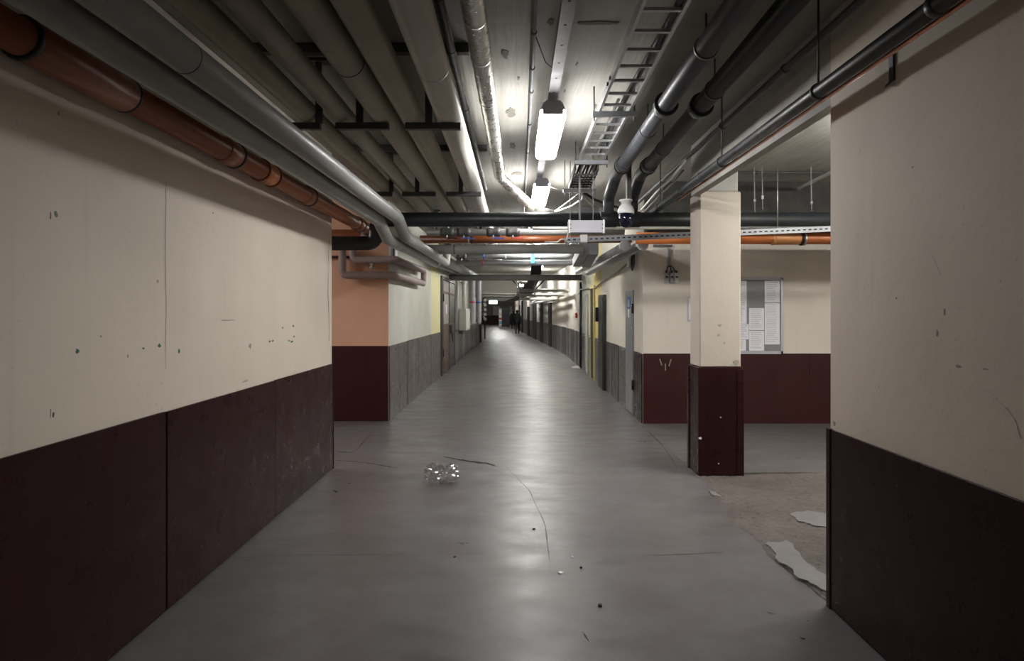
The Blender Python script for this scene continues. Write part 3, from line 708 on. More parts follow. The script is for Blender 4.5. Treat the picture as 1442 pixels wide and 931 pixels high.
# U-shaped foam-covered pipes round the peach corner
yA = YLC-.13; xB = XLC+.13
z1_, z2_ = 2.245, 2.475
pipe('foam_pipe', 'lilac-grey foam pipe looping round the corner of the peach wall', [(P(482, 340, yA).x, yA, 2.66), (P(482, 340, yA).x, yA, z1_), (xB, yA, z1_), (xB, 13.6, z1_), (xB, 13.6, z2_+.03), (xB, yA, z2_+.01), (P(497, 350, yA).x, yA, z2_), (P(497, 350, yA).x, yA, 2.66)], .058, 'pipe_lilac', bend=.09, n=18)
for a in ((482, 353), (497, 353)):
    c = P(a[0], a[1], yA); single('pipe_collar', MB().lathe((c.x, yA, c.z), [(.062, 0), (.062, .03)], 16), 'white_plastic', 'white collar on the %s riser of the foam pipe' % ('left' if a[0] < 490 else 'right'), 'collar', (c.x, yA, c.z))
t = thing('pipe_clamp', 'small steel double clamp between the foam pipes on the peach wall', 'clamp', P(523, 375, yA)); add('clamp_rod', MB().tube([P(523, 370, yA), P(523, 382, yA)], .01, 8), 'steel', t); add('clamp_nut', MB().lathe(P(523, 378, yA), [(.028, 0), (.028, .025)], 6), 'steel', t); add('clamp_nut', MB().lathe(P(523, 373, yA), [(.028, 0), (.028, .025)], 6), 'steel', t)
for lab, px, py in (('wooden-pale meter box behind the grey pipes at the corner', 562, 359),):
    c = P(px, py, 10.9); t = thing('meter_box', lab, 'box', c); add('box_body', MB().box(-1.972, -1.915, c.y-.1, c.y+.1, c.z-.05, c.z+.08), 'white_plastic', t, bev=.004); add('cover_strip', MB().box(-1.95, -1.93, c.y-.11, c.y-.1, c.z-.06, c.z+.09), 'rust', t)
pipe('thin_pipe', 'thin rusty pipe along the peach wall behind the foam pipes', [(-7, YLC-.04, 2.53), (XLC-.05, YLC-.04, 2.53)], .02, 'rust', n=10)

# ------------------------------------------------------------------ cable ladder
t = thing('cable_ladder', 'galvanised cable ladder under the ceiling right of the lamps', 'cable ladder', (.7, 4.5, 3.12))
xl0, xl1, xr0, xr1 = .626, .642, .840, .877
def lx(y): k = (y-3)/4; return xl0+(xl1-xl0)*k, xr0+(xr1-xr0)*k
for s in (0, 1):
    a, b = lx(-1)[s], lx(6.9)[s]
    add('side_rail', MB().bar((a, -1, 3.24), (b, 6.9, 3.24), .018, .06), 'steel', t)
yy = -.8; r0 = None
while yy < 6.85:
    a, b = lx(yy)
    add('rung', MB().box(a, b, yy-.012, yy+.012, 3.218, 3.235), 'steel', t); yy += .266
for yy in (2.75, 5.17, 6.85):
    a, b = lx(yy)
    add('hanger_bar', MB().box(a-.06, b+.05, yy-.02, yy+.02, 3.17, 3.21), 'steel_grey', t, bev=.002)
    for xx in (a-.045, b+.035): add('hanger_rod', MB().tube([(xx, yy, 3.14), (xx, yy, CEIL)], .006, 6), 'steel_dark', t)
for yy in (4.57,):
    a, b = lx(yy)
    for xx in (a-.011, b+.011):
        for q in (-.06, .06): add('bolt', MB().lathe((xx, yy+q, 3.24), [(.014, -.008), (.014, .008)], 8, 'X'), 'steel_dark', t)
add('laid_cable', MB().tube([(.81, -1, 3.26), (.825, 3.6, 3.258), (.80, 4.9, 3.258), (.82, 6.8, 3.258)], .022, 10), 'cable_black', t)
add('laid_cable', MB().tube([(.75, 5.0, 3.248), (.76, 6.0, 3.248), (.74, 6.8, 3.248)], .012, 8), 'cable_white', t)
t = thing('cable_tray', 'short dark tray full of cables beyond the cable ladder', 'cable tray', (.7, 7.1, 3.1))
for x in (.60, .83): add('side_rail', MB().bar((x, 6.9, 3.16), (x, 7.75, 3.11), .014, .07), 'steel_dark', t)
for i in range(6): add('rung', MB().box(.60, .83, 6.98+i*.14, 7.01+i*.14, 3.09, 3.105), 'steel_dark', t)
for i in range(9):
    x = .625+i*.022
    add('laid_cable', MB().tube(fillet([(x+.03, 6.9, 3.2+.01*(i % 3)), (x+.01*math.sin(i*2), 7.2, 3.115+.012*(i % 2)), (x, 7.75, 3.12)], .2), .011, 8), ['cable_black', 'cable_grey', 'cable_white'][i % 3 if i % 4 else 0], t)
add('hanger_bar', MB().box(.53, .90, 7.70, 7.74, 3.04, 3.08), 'steel_grey', t)
for xx in (.55, .88): add('hanger_rod', MB().tube([(xx, 7.72, 3.0), (xx, 7.72, CEIL)], .006, 6), 'steel', t)
t = thing('cable_tray', 'pale cable tray seen above the twin pipes far down the corridor', 'cable tray', (.45, 15, 3.05))
for x in (.35, .62): add('side_rail', MB().bar((x, 11, 3.05), (x, 19, 3.05), .014, .07), 'steel', t)
for i in range(20): add('rung', MB().box(.35, .62, 11.1+i*.4, 11.14+i*.4, 3.02, 3.035), 'steel', t)

# dangling cables behind the black pipe
def cable(label, pts, r, m, b=.25): return single('cable', MB().tube(fillet(pts, b, 8), r, 8), m, label, 'cable', Vector(pts[0]))
cable('white cable looping down from the end of the cable tray', [P(813, 255, 7.75), P(810, 266, 7.8), P(815, 275, 7.85), P(821, 272, 7.9), P(820, 280, 8.0), P(805, 290, 8.3), P(783, 298, 8.7)], .010, 'cable_white', .06)
cable('straight white cable rising from the junction to the tray', [P(781, 298, 8.6), P(800, 284, 8.3), P(818, 270, 8.0)], .007, 'cable_white')
cable('thin grey cable slung from the second lamp to the tray', [P(772, 262, 8.0), P(795, 270, 8.1), P(815, 278, 8.1), P(834, 290, 8.2), P(840, 297, 8.2)], .006, 'cable_grey', .4)
cable('thick black cable sagging from the tray towards the charcoal drop pipes', [P(818, 268, 7.8), P(835, 280, 8.0), P(855, 288, 8.3), P(885, 296, 8.6)], .016, 'cable_black', .3)
cable('grey cable hanging under the thick black cable', [P(820, 272, 7.9), P(832, 286, 8.1), P(848, 293, 8.4), P(870, 299, 8.7)], .010, 'cable_grey', .3)
cable('pale cable running up to the ceiling right of the charcoal pipes', [P(903, 296, 8.6), P(925, 270, 7.8), P(945, 252, 7.2), P(965, 226, 6.4)], .013, 'cable_white', .5)
cable('yellowish cable beside the pale cable right of the charcoal pipes', [P(908, 297, 8.5), P(930, 274, 7.9), P(948, 258, 7.3), P(962, 240, 6.9)], .011, 'cable_grey', .5)
cable('grey sagging cable pinned along the top of the right corridor wall', [(1.86, 11.0, 2.52), (1.87, 12.6, 2.42), (1.88, 14.8, 2.36), (1.885, 16.2, 2.26), (1.89, 20.0, 2.33), (1.89, 20.8, 2.2)], .016, 'cable_grey', .5)
t = thing('cable_coil', 'black coiled cable hanging near the corner of the right corridor wall', 'cable', (1.85, 10.8, 2.4))
for k in range(3):
    c = Vector((1.845, 10.75+.05*k, 2.52-.02*k)); ring = [c+Vector((0, .10*math.cos(a), .13*math.sin(a))) for a in [i*2*math.pi/20 for i in range(21)]]
    add('cable_turn', MB().tube(ring, .011, 8), 'cable_black', t)
t = thing('junction_box', 'small grey junction box beside the coiled cable on the right corridor wall', 'box', (1.86, 11.1, 2.42)); add('box_body', MB().box(1.82, 1.905, 11.0, 11.2, 2.40, 2.55), 'grey_plastic', t, bev=.005); add('box_lid', MB().box(1.81, 1.822, 11.01, 11.19, 2.41, 2.54), 'white_plastic', t, bev=.003)

# slotted strut and junction box in front of the orange pipe
t = thing('slotted_strut', 'slotted metal strut spanning below the black pipe', 'strut', P(795, 338, 7.75))
sa, sb = P(795, 338.5, 7.75), P(1250, 319, 7.75)
add('strut_profile', MB().bar(sa, sb, .05, .062), 'steel_grey', t)
d = (sb-sa); L = d.length; d.normalize(); s0 = None; k = .05
while k < L-.05:
    p = sa+d*k+Vector((0, -.0265, 0))
    if s0 is None: s0 = add('slot', MB().bar(p-d*.016, p+d*.016, .004, .013), 'gap', t, loc=p)
    else: twin(s0, t, p)
    k += .062
for px in (1030, 1095, 803):
    p, _ = on_path([sa, sb], 0, P(px, 330, 7.75).x); add('hanger_rod', MB().tube([p, Vector((p.x, p.y, CEIL))], .006, 6), 'steel', t)
t = thing('junction_box', 'small white junction box on the slotted strut', 'box', P(822, 341, 7.68)); c = P(822, 336.5, 7.68)
add('box_body', MB().box(c.x-.042, c.x+.042, c.y-.03, c.y+.03, c.z-.045, c.z+.045), 'white_plastic', t, bev=.006); add('box_lid', MB().box(c.x-.038, c.x+.038, c.y-.036, c.y-.03, c.z-.04, c.z+.04), 'white_plastic', t, bev=.003)

# hanging grey emergency box
c = P(825.5, 319.5, 7.1); t = thing('emergency_light', 'grey oblong light box hanging on two rods before the black pipe', 'light box', c)
add('box_body', MB().prism([c+Vector((a*.192, 0, b*.064)) for a, b in ((-1,-.7),(-.93,-1),(.93,-1),(1,-.8),(1,.85),(.93,1),(-.93,1),(-1,.8))], (0,-.035,0), (0,.035,0)), 'grey_plastic', t, bev=.004)
for sx in (-1, 1):
    add('end_bracket', MB().box(c.x+sx*.178-.008, c.x+sx*.178+.008, c.y-.042, c.y+.03, c.z-.07, c.z+.07), 'white_plastic', t, bev=.002)
    for zz in (-.02, .02): add('screw', MB().lathe((c.x+sx*.165, c.y-.036, c.z+zz), [(.007, -.004), (.007, .002)], 8, 'Y'), 'steel_dark', t)
add('hanger_rod', MB().tube([c+Vector((-.067, 0, .06)), Vector((c.x-.067, c.y, CEIL))], .011, 8), 'steel_grey', t)
add('hanger_rod', MB().tube([c+Vector((.072, 0, .06)), Vector((c.x+.072, c.y, CEIL))], .005, 6), 'steel_grey', t)
add('supply_cable', MB().tube(fillet([c+Vector((-.18, .02, -.05)), c+Vector((-.20, .1, -.13)), c+Vector((-.16, .5, -.15))], .05), .007, 6), 'cable_white', t)

# dome camera
c = P(881.5, 300, 7.2); t = thing('dome_camera', 'white dome security camera with dark glass on a drop pole', 'camera', c)
add('drop_pole', MB().box(c.x+.012, c.x+.055, c.y-.025, c.y+.025, c.z+.12, CEIL), 'steel_dark', t)
add('cable_tube', MB().tube([(c.x+.0, c.y-.03, c.z+.12), (c.x+.0, c.y-.03, CEIL)], .008, 8), 'cable_white', t)
add('mount_collar', MB().lathe(c, [(.05, .085), (.055, .12), (.07, .125), (.07, .14), (.04, .142)], 20), 'white_plastic', t)
add('housing', MB().lathe(c, [(.084, -.008), (.088, .005), (.086, .03), (.072, .065), (.05, .088), (.03, .095)], 24), 'white_plastic', t)
add('dome', MB().lathe(c, [(.073, -.005), (.073, -.07), (.066, -.11), (.05, -.138), (.025, -.152), (.008, -.155)], 24), 'dome', t)
add('lens_ring', MB().lathe(c+Vector((-.066, -.02, -.03)), [(.014, -.01), (.014, .01)], 12, 'Y'), 'white_plastic', t)

# side-room ceiling services
pipe('conduit', 'thin conduit across the side room ceiling above the black pipe', [(2.2, 8.3, 3.36), (2.6, 8.3, 3.385), (6.5, 8.3, 3.385)], .012, 'steel_dark', 'conduit', n=8, axis=0, collars=[(s, .03, .02, 'steel_dark', 'clip') for s in (2.93, 3.35)])
pipe('sloping_pipe', 'pale pipe sloping down across the side room ceiling', [P(1230, 213, 6.6), P(1230, 213, 6.6).lerp(P(1092, 282, 9.9), .68)], .022, 'pipe_white', n=12)
for i, (px, py0, py1, lab) in enumerate(((1062, 233, 301, 'hanging rod with cross bar, left of the side room pair'), (1073, 229, 297, 'hanging rod with a pale nut, right of the side room pair'), (1142, 255, 297, 'thin rod hanging at mid side room opening'), (1172, 257, 298, 'pale hanging rod next to the right wall edge'))):
    d = 8.05; a, b = P(px, py0, d), P(px+1, py1, d); t = thing('hanging_rod', lab, 'rod', b)
    add('rod', MB().tube([Vector((a.x, a.y, CEIL)), b], .007, 8), 'steel_grey', t)
    add('rod_nut', MB().lathe(a.lerp(b, .72), [(.014, -.02), (.014, .02)], 6), 'white_plastic' if i == 1 else 'steel', t)
    add('rod_foot', MB().lathe(b, [(.02, 0), (.02, .012)], 8), 'steel_dark', t)
single('rod_crossbar', MB().bar(P(1059, 234, 8.05), P(1084, 233, 8.05), .012, .012), 'steel_dark', 'thin cross bar on the side room hanging rods', 'bar', P(1059, 234, 8.05))
for i, px in enumerate((1093, 1100, 1122, 1160)):
    c = Vector((P(px, 326, 8.6).x, 8.72, 2.80)); t = thing('pipe_clamp', 'small clamp on the thin pipe above the orange pipe, %s from the column' % ['first', 'second', 'third', 'fourth'][i], 'clamp', c)
    add('clamp_body', MB().obox(c, (1,0,.2), (0,1,0), (0,0,1), .03+.02*(i == 3), .02, .014), 'white_plastic' if i != 1 else 'brass', t, bev=.003); add('clamp_bolt', MB().tube([c, c+Vector((0,0,.06))], .006, 6), 'steel', t)

# ------------------------------------------------------------------ right back wall: notice board, notice, switches
def on_wall(px, py): return P(px, py, YB)
def rect(px0, px1, py0, py1, y0, y1):
    a, b = P(px0, py1, YB), P(px1, py0, YB); return MB().box(a.x, b.x, YB-y1, YB-y0, a.z, b.z)
nb = thing('notice_board', 'large grey-framed glazed notice board behind the column', 'notice board', P(1070, 498, YB))
add('felt_back', rect(1000, 1100, 394, 495, .001, .012), 'felt', nb)
add('frame_top', rect(997, 1102, 391, 394.5, .0, .035), 'frame', nb, bev=.002); add('frame_bottom', rect(997, 1102, 494.5, 498.5, .0, .035), 'frame', nb, bev=.002)
add('frame_side', rect(1098.5, 1102, 391, 498.5, .0, .035), 'frame', nb, bev=.002); add('frame_side', rect(997, 1000.5, 391, 498.5, .0, .035), 'frame', nb, bev=.002)
add('door_rail', rect(1003, 1086, 393.6, 395.2, .012, .03), 'steel_dark', nb)
for lab, r in (('tall white sheet at the upper right of the notice board', (1076.5, 1097.5, 395.5, 426)), ('long white sheet at the lower right of the notice board', (1076.5, 1097.5, 427, 485)),
               ('white sheet in the middle of the notice board', (1054.5, 1075.5, 434, 465)), ('white sheet at the bottom middle of the notice board', (1054.5, 1075.5, 466, 494)),
               ('white sheet at the left edge of the notice board by the column', (1036, 1051, 395.5, 456)), ('white sheet with dark lines low beside the column', (1034, 1054, 456.5, 478)), ('small white sheet at the bottom left of the notice board', (1034, 1050, 478.5, 494))):
    t = thing('paper_sheet', lab, 'paper', P((r[0]+r[1])/2, r[3], YB), 'sheets on the notice board')
    sh_ = add('sheet', rect(*r, .0125, .0145), 'paper', t)
    n = max(3, int((r[3]-r[2])/3)); tx = MB()
    for i in range(n):
        q = r[2]+2+(r[3]-r[2]-4)*i/n; tx2 = rect(r[0]+2.2, r[1]-2.2-random.uniform(0, 5), q, q+1.0, .0145, .0150)
        b = len(tx.v); tx.v += tx2.v
        for f in tx2.f: tx.face([b+k for k in f])
    o = add('print_lines', tx, 'paper_text', sh_); o['kind'] = 'stuff'
t = thing('framed_notice', 'small framed white notice left of the column', 'notice', P(976, 452, YB))
add('notice_frame', rect(968, 988, 417.5, 452.5, 0, .018), 'frame', t, bev=.003); add('notice_sheet', rect(970, 986, 420, 450, .018, .02), 'paper', t)
o = MB()
for i in range(11):
    q = rect(971.5, 985-random.uniform(0, 4), 422+i*2.4, 422.8+i*2.4, .02, .0204); b = len(o.v); o.v += q.v
    for f in q.f: o.face([b+k for k in f])
o = add('print_lines', o, 'paper_text', t); o['kind'] = 'stuff'
for i, (px, m) in enumerate(((938, 'grey_plastic'), (945.5, 'grey_plastic'), (952, 'white_plastic'))):
    t = thing('switch_box', '%s of three small switches on the wall under the orange pipe' % ['leftmost grey', 'middle grey', 'rightmost pale'][i], 'switch', P(px, 399, YB), 'three wall switches')
    bb = add('box_body', rect(px-2.8, px+2.8, 384.5, 399, 0, .05), m, t, bev=.005)
    add('toggle', rect(px-1.6, px+1.6, 389.5, 391.5, .05, .065), 'black_plastic', bb); add('cable_gland', rect(px-1.2, px+1.2, 381.5, 384.5, .01, .035), 'black_plastic', t)
t = thing('switch_conduit', 'grey-brown vertical conduit above the wall switches', 'conduit', P(942, 382, YB)); add('conduit_tube', rect(940.5, 944, 346, 374, 0, .03), 'steel_grey', t)
for dx in (-4, 3, 9): add('branch_cable', MB().tube(fillet([on_wall(942, 373)+Vector((0,-.02,0)), on_wall(942+dx*.6, 377)+Vector((0,-.02,0)), on_wall(942+dx, 383)+Vector((0,-.02,0))], .03), .008, 6), 'cable_black', t)
add('top_bracket', rect(920, 946, 345, 348, 0, .05), 'steel_dark', t)
for a in ((932,510,1.5,9,-3),(937,517,1.5,10,0),(942,511,1.5,10,3)):
    q0, q1 = P(a[0]+a[4], a[1]-a[3]/2, YB-.016), P(a[0], a[1]+a[3]/2, YB-.016); add('scratch_mark', MB().bar(q0, q1, .014, .001, (0,1,0)), 'scuff', wrs)

# ------------------------------------------------------------------ doors on the right corridor wall
def wdoor(n, y0, y1, h, mat, proud=.05, fm='steel_dark', leaf_in=0, handle=True, W=RW, side=1):
    pa, d = wp(W, y0); pb, _ = wp(W, y1); nrm = Vector((d.y, -d.x, 0))*side
    r = struct('door_%d' % n)
    def slab(s0, s1, z0, z1, a, b):
        q0, q1 = pa.lerp(pb, s0), pa.lerp(pb, s1); return MB().prism([q0-nrm*a, q1-nrm*a, q1-nrm*b, q0-nrm*b], (0,0,z0), (0,0,z1))
    leaf = add('door_leaf', slab(.06, .94, .02, h-.05, -.02, .02+leaf_in), mat, r)
    add('door_jamb', slab(0, .07, 0, h, -.01, proud), fm, r); add('door_jamb', slab(.93, 1, 0, h, -.01, proud), fm, r); add('door_lintel', slab(0.07, .93, h-.06, h, -.01, proud), fm, r)
    if handle:
        q = pa.lerp(pb, .9)-nrm*.02; mb = MB().tube(fillet([q+Vector((0,0,1.03)), q-nrm*.06+Vector((0,0,1.03)), q-nrm*.065-d*.11+Vector((0,0,1.03))], .015), .01, 8); add('handle', mb, 'steel', leaf)
    return leaf, pa, pb, nrm, d
r, pa, pb, nrm, d = wdoor(1, 11.07, 11.83, 2.04, 'door_steel', .018, 'door_steel')
for zz in (.42, 1.66): q = pa-nrm*.02; add('hinge', MB().tube([q+Vector((0,0,zz)), q+Vector((0,0,zz+.16))], .02, 10), 'black_plastic', r)
q = pa.lerp(pb, .5)-nrm*.022
add('pictogram_plate', MB().obox(q+Vector((0,0,1.84)), d, nrm, (0,0,1), .17, .003, .10), 'blue', r, label='blue pictogram plate')
for k in (-.06, .06):
    add('pictogram_figure', MB().obox(q-nrm*.004+d*k+Vector((0,0,1.83)), d, nrm, (0,0,1), .022, .001, .06), 'paper', r)
add('door_notice', MB().obox(q+Vector((0,0,1.66)), d, nrm, (0,0,1), .07, .002, .07), 'paper', r)
r, pa, pb, nrm, d = wdoor(2, 14.52, 15.4, 2.05, 'door_dark', .07, 'door_dark', .06)
add('lock_box', MB().obox(pb-nrm*.11+Vector((0,0,1.62)), d, nrm, (0,0,1), .1, .03, .16), 'black_plastic', r)
wdoor(3, 16.55, 17.4, 2.32, 'door_dark', .05, 'yellow', .0); wdoor(4, 18.15, 18.85, 2.15, 'greywhite', .03, 'steel_grey')
for n, (a, b, h) in enumerate(((32.25, 33.15, 2.1), (36.7, 37.5, 2.15), (40.7, 42.5, 2.5), (46.3, 47.5, 2.0), (53.5, 54.6, 2.5), (58, 59, 2.2))): wdoor(5+n, a, b, h, 'door_dark', .10, 'door_dark', .05, False)
pipe('wall_conduit', 'dark vertical conduit on the right corridor wall near the red alarm', [(1.9, 20.15, 0.0), (1.9, 20.15, 2.55)], .035, 'pe_black', 'conduit', n=10, axis=2, collars=[(z, .06, .045, 'steel_dark', 'clip') for z in (.5, 1.3, 1.95)])
t = thing('fire_alarm', 'small red fire alarm button on the right corridor wall', 'alarm', (1.91, 21.6, 1.5)); add('alarm_box', MB().box(1.87, 1.93, 21.5, 21.72, 1.48, 1.64), 'red', t, bev=.006); add('alarm_button', MB().lathe((1.87, 21.61, 1.56), [(.03, -.012), (.03, .002)], 12, 'X'), 'paper', t)
single('floor_scrap', MB().prism([Vector(p) for p in ((1.62, 20.2, 0), (1.9, 20.1, 0), (1.88, 20.8, 0), (1.7, 20.6, 0))], (0,0,.001), (0,0,.03)), 'white_plastic', 'white scrap lying at the foot of the right corridor wall', 'scrap', (1.75, 20.4, 0))

# ------------------------------------------------------------------ left corridor wall: rusty gate, box, risers
g = struct('door_20'); XG = LW[3][0]
add('gate_frame', MB().box(XG-.02, XG+.05, 17.75, 17.86, 0, 2.62), 'steel_dark', g); add('gate_frame', MB().box(XG-.02, XG+.05, 21.5, 21.6, 0, 2.62), 'steel_dark', g); add('gate_frame', MB().box(XG-.02, XG+.05, 17.86, 21.5, 2.54, 2.62), 'steel_dark', g)
add('gate_leaf', MB().box(XG, XG+.04, 17.88, 19.62, .03, 1.32), 'rust', g, bev=.004); add('gate_leaf', MB().box(XG, XG+.04, 17.88, 19.62, 1.325, 2.52), 'rust_pale', g, bev=.004)
add('gate_leaf', MB().box(XG, XG+.035, 19.9, 21.48, .03, 2.52), 'sheet_dark', g, bev=.004); add('gate_gap', MB().box(XG, XG+.02, 19.62, 19.9, .0, 2.52), 'gap', g)
for z in (.28, 1.32, 2.2): add('gate_band', MB().box(XG+.04, XG+.055, 17.9, 21.3, z-.03, z+.03), 'rust', g)
for y in (17.9, 19.55): add('gate_edge', MB().box(XG+.04, XG+.06, y, y+.06, .03, 2.52), 'rust', g)
for z in (.5, 1.95): add('hinge', MB().tube([(XG+.06, 17.9, z), (XG+.06, 17.9, z+.2)], .025, 8), 'black_plastic', g)
add('gate_notice', MB().box(XG+.04, XG+.044, 18.75, 19.0, 1.62, 1.88), 'paper', g)
add('lock_case', MB().box(XG+.035, XG+.12, 19.75, 20.1, 1.05, 1.3), 'steel_dark', g, bev=.01)
add('lock_chain', MB().tube(fillet([(XG+.1, 19.5, 1.3), (XG+.14, 19.7, .9), (XG+.12, 20.0, .8), (XG+.1, 20.2, 1.1)], .1), .02, 8), 'steel_dark', g)
t = thing('electric_cabinet', 'cream electrical cabinet mounted on the left corridor wall past the gate', 'cabinet', (XG+.1, 24.2, 1.05))
add('cabinet_body', MB().box(XG+.02, XG+.26, 23.3, 25.2, 1.03, 1.78), 'box_cream', t, bev=.01); cd_ = add('cabinet_door', MB().box(XG+.255, XG+.275, 23.4, 25.1, 1.08, 1.73), 'box_cream', t, bev=.006); add('cabinet_lock', MB().lathe((XG+.277, 24.95, 1.4), [(.02, -.005), (.02, .01)], 10, 'X'), 'steel_dark', cd_)
pipe('cabinet_duct', 'cream duct pipe rising from the electrical cabinet', [(XG+.14, 23.9, 1.78), (XG+.14, 23.9, 2.75)], .07, 'box_cream', 'duct', n=14, axis=2, collars=[(2.7, .08, .12, 'box_cream', 'duct_cap')])
pipe('wall_board', 'narrow cream trunking between gate and electrical cabinet', [(XG+.04, 22.1, 1.1), (XG+.04, 22.1, 2.7)], .06, 'box_cream', 'trunking', n=8)
for lab, band, x, yy in (('grey riser pipe with a red band on the left corridor wall', 'red', -1.80, 27.9), ('grey riser pipe with a blue band on the left corridor wall', 'blue', -1.56, 28.3)):
    pts = [(x, 14.9, 2.80), (x, yy, 3.08), (x, yy+.02, 1.25), (x-.06, yy+.02, 1.2)]
    pipe('riser_pipe', lab, pts, .115, 'pipe_pale', bend=.2, n=18, axis=2, collars=[(2.06, .08, .118, band, 'colour_band')])
for i in range(6):
    z = 2.62-i*.28
    pipe('stacked_pipe', 'long pale pipe on the far left wall, %s of six from the top' % ['first', 'second', 'third', 'fourth', 'fifth', 'sixth'][i], [(-1.83-.0, 40.2, z), (-2.35, 49.3, z-.02), (-2.6, 54, z)], .09, 'pipe_white' if i != 0 else 'pipe_pale', n=12)
for y in (36.8, 41.5): single('steel_post', MB().box(-1.955, -1.87, y-.05, y+.05, 0, 1.1), 'steel_dark', 'dark steel post on the left corridor wall %s' % ('before the stacked pipes' if y < 40 else 'under the stacked pipes'), 'post', (-1.86, y, 0))

# ------------------------------------------------------------------ beam, cables and pipes beyond
t = thing('steel_beam', 'dark steel beam with rusty underside spanning the corridor', 'beam', (0, 20, 2.6))
add('beam_web', MB().box(-1.97, 1.92, 19.97, 20.03, 2.62, 2.74), 'steel_dark', t); add('beam_flange', MB().box(-1.97, 1.92, 19.9, 20.1, 2.595, 2.62), 'rust', t); add('beam_flange', MB().box(-1.97, 1.92, 19.9, 20.1, 2.74, 2.76), 'steel_dark', t)
t = thing('cable_bundle', 'bundle of black cables hanging down beyond the steel beam', 'cables', (.5, 20.3, 3.3))
for i in range(6):
    o = i*.05
    add('cable_strand', MB().tube(fillet([(.50+o, 20.3, 3.38), (.46+o, 20.5, 2.72), (.15+o*1.4, 24.5, 2.32+.02*(i % 2)), (-.25+o*1.5, 30, 2.20), (-.5+o, 36, 2.22), (-1.0+o, 44, 2.3)], 1.2, 8), .035, 8), 'cable_black', t)
cable('single black cable right of the hanging bundle beyond the beam', [(.95, 20.2, 2.75), (.58, 24, 2.35), (.25, 28, 2.24)], .025, 'cable_black', 1)
cable('thin bracing wire left of the hanging cable bundle', [P(722, 395, 20.3), P(734, 407, 24)], .02, 'cable_black')
for k, (z, y0, lab) in enumerate(((2.37, 22.3, 'upper white pipe crossing beyond the steel beam and following the right wall'), (2.24, 23.2, 'middle white pipe crossing beyond the steel beam and following the right wall'), (2.13, 24.6, 'lower white pipe crossing beyond the steel beam and following the right wall'))):
    pipe('far_pipe', lab, [(.1, y0, z), (1.72-.1*k, y0, z), (1.70-.1*k, 26.2, z), (1.06-.1*k, 39.5, z)], .05, 'pipe_white', bend=.4, n=12)
t = single('plaster_bulkhead', MB().box(-1.97, .02, 30.5, 31, 2.3, CEIL-.006), 'coffee', 'grey plaster bulkhead at the far upper left of the corridor', 'bulkhead', (-1, 30.7, 2.3))
pipe('far_conduit', 'pale conduit across the grey bulkhead', [(-1.95, 30.4, 2.48), (.0, 30.4, 2.46)], .03, 'pipe_white', 'conduit', n=8)
pipe('far_conduit', 'grey conduit lower on the grey bulkhead', [(-1.95, 30.4, 2.36), (.0, 30.4, 2.35)], .03, 'pipe_grey', 'conduit', n=8)

# vending machine
c = P(710, 461, 70); c.z = 0
t = thing('vending_machine', 'black vending machine with a coloured front at the corridor end', 'vending machine', c)
X0, X1, Y0, Y1 = c.x-.55, c.x+.55, c.y, c.y+.85
add('cabinet_body', MB().box(X0+.3, X1, Y0, Y1, .05, 2.0), 'black_plastic', t, bev=.02); add('front_door', MB().prism([Vector((X0+.3, Y0-.0, 0)), Vector((X0+.3, Y1, 0)), Vector((X0, Y1-.02, 0)), Vector((X0, Y0+.04, 0))], (0,0,.05), (0,0,2.0)), 'steel_grey', t)
for i, (z0, z1, m) in enumerate(((1.5, 1.85, 'paper'), (1.28, 1.48, 'yellowish'), (1.02, 1.26, 'paper'), (.80, 1.0, 'red'), (.66, .79, 'paper'), (.40, .55, 'blue_tag'), (.22, .36, 'paper'))):
    add('front_graphic', MB().prism([Vector((X0+.02, Y0+.03, 0)), Vector((X0+.28, Y0-.006, 0)), Vector((X0+.28, Y0-.016, 0)), Vector((X0+.02, Y0+.02, 0))], (0,0,z0), (0,0,z1)), m, t)
for dx in (X0+.35, X1-.1): add('foot', MB().box(dx, dx+.06, Y0+.05, Y0+.11, 0, .05), 'black_plastic', t)

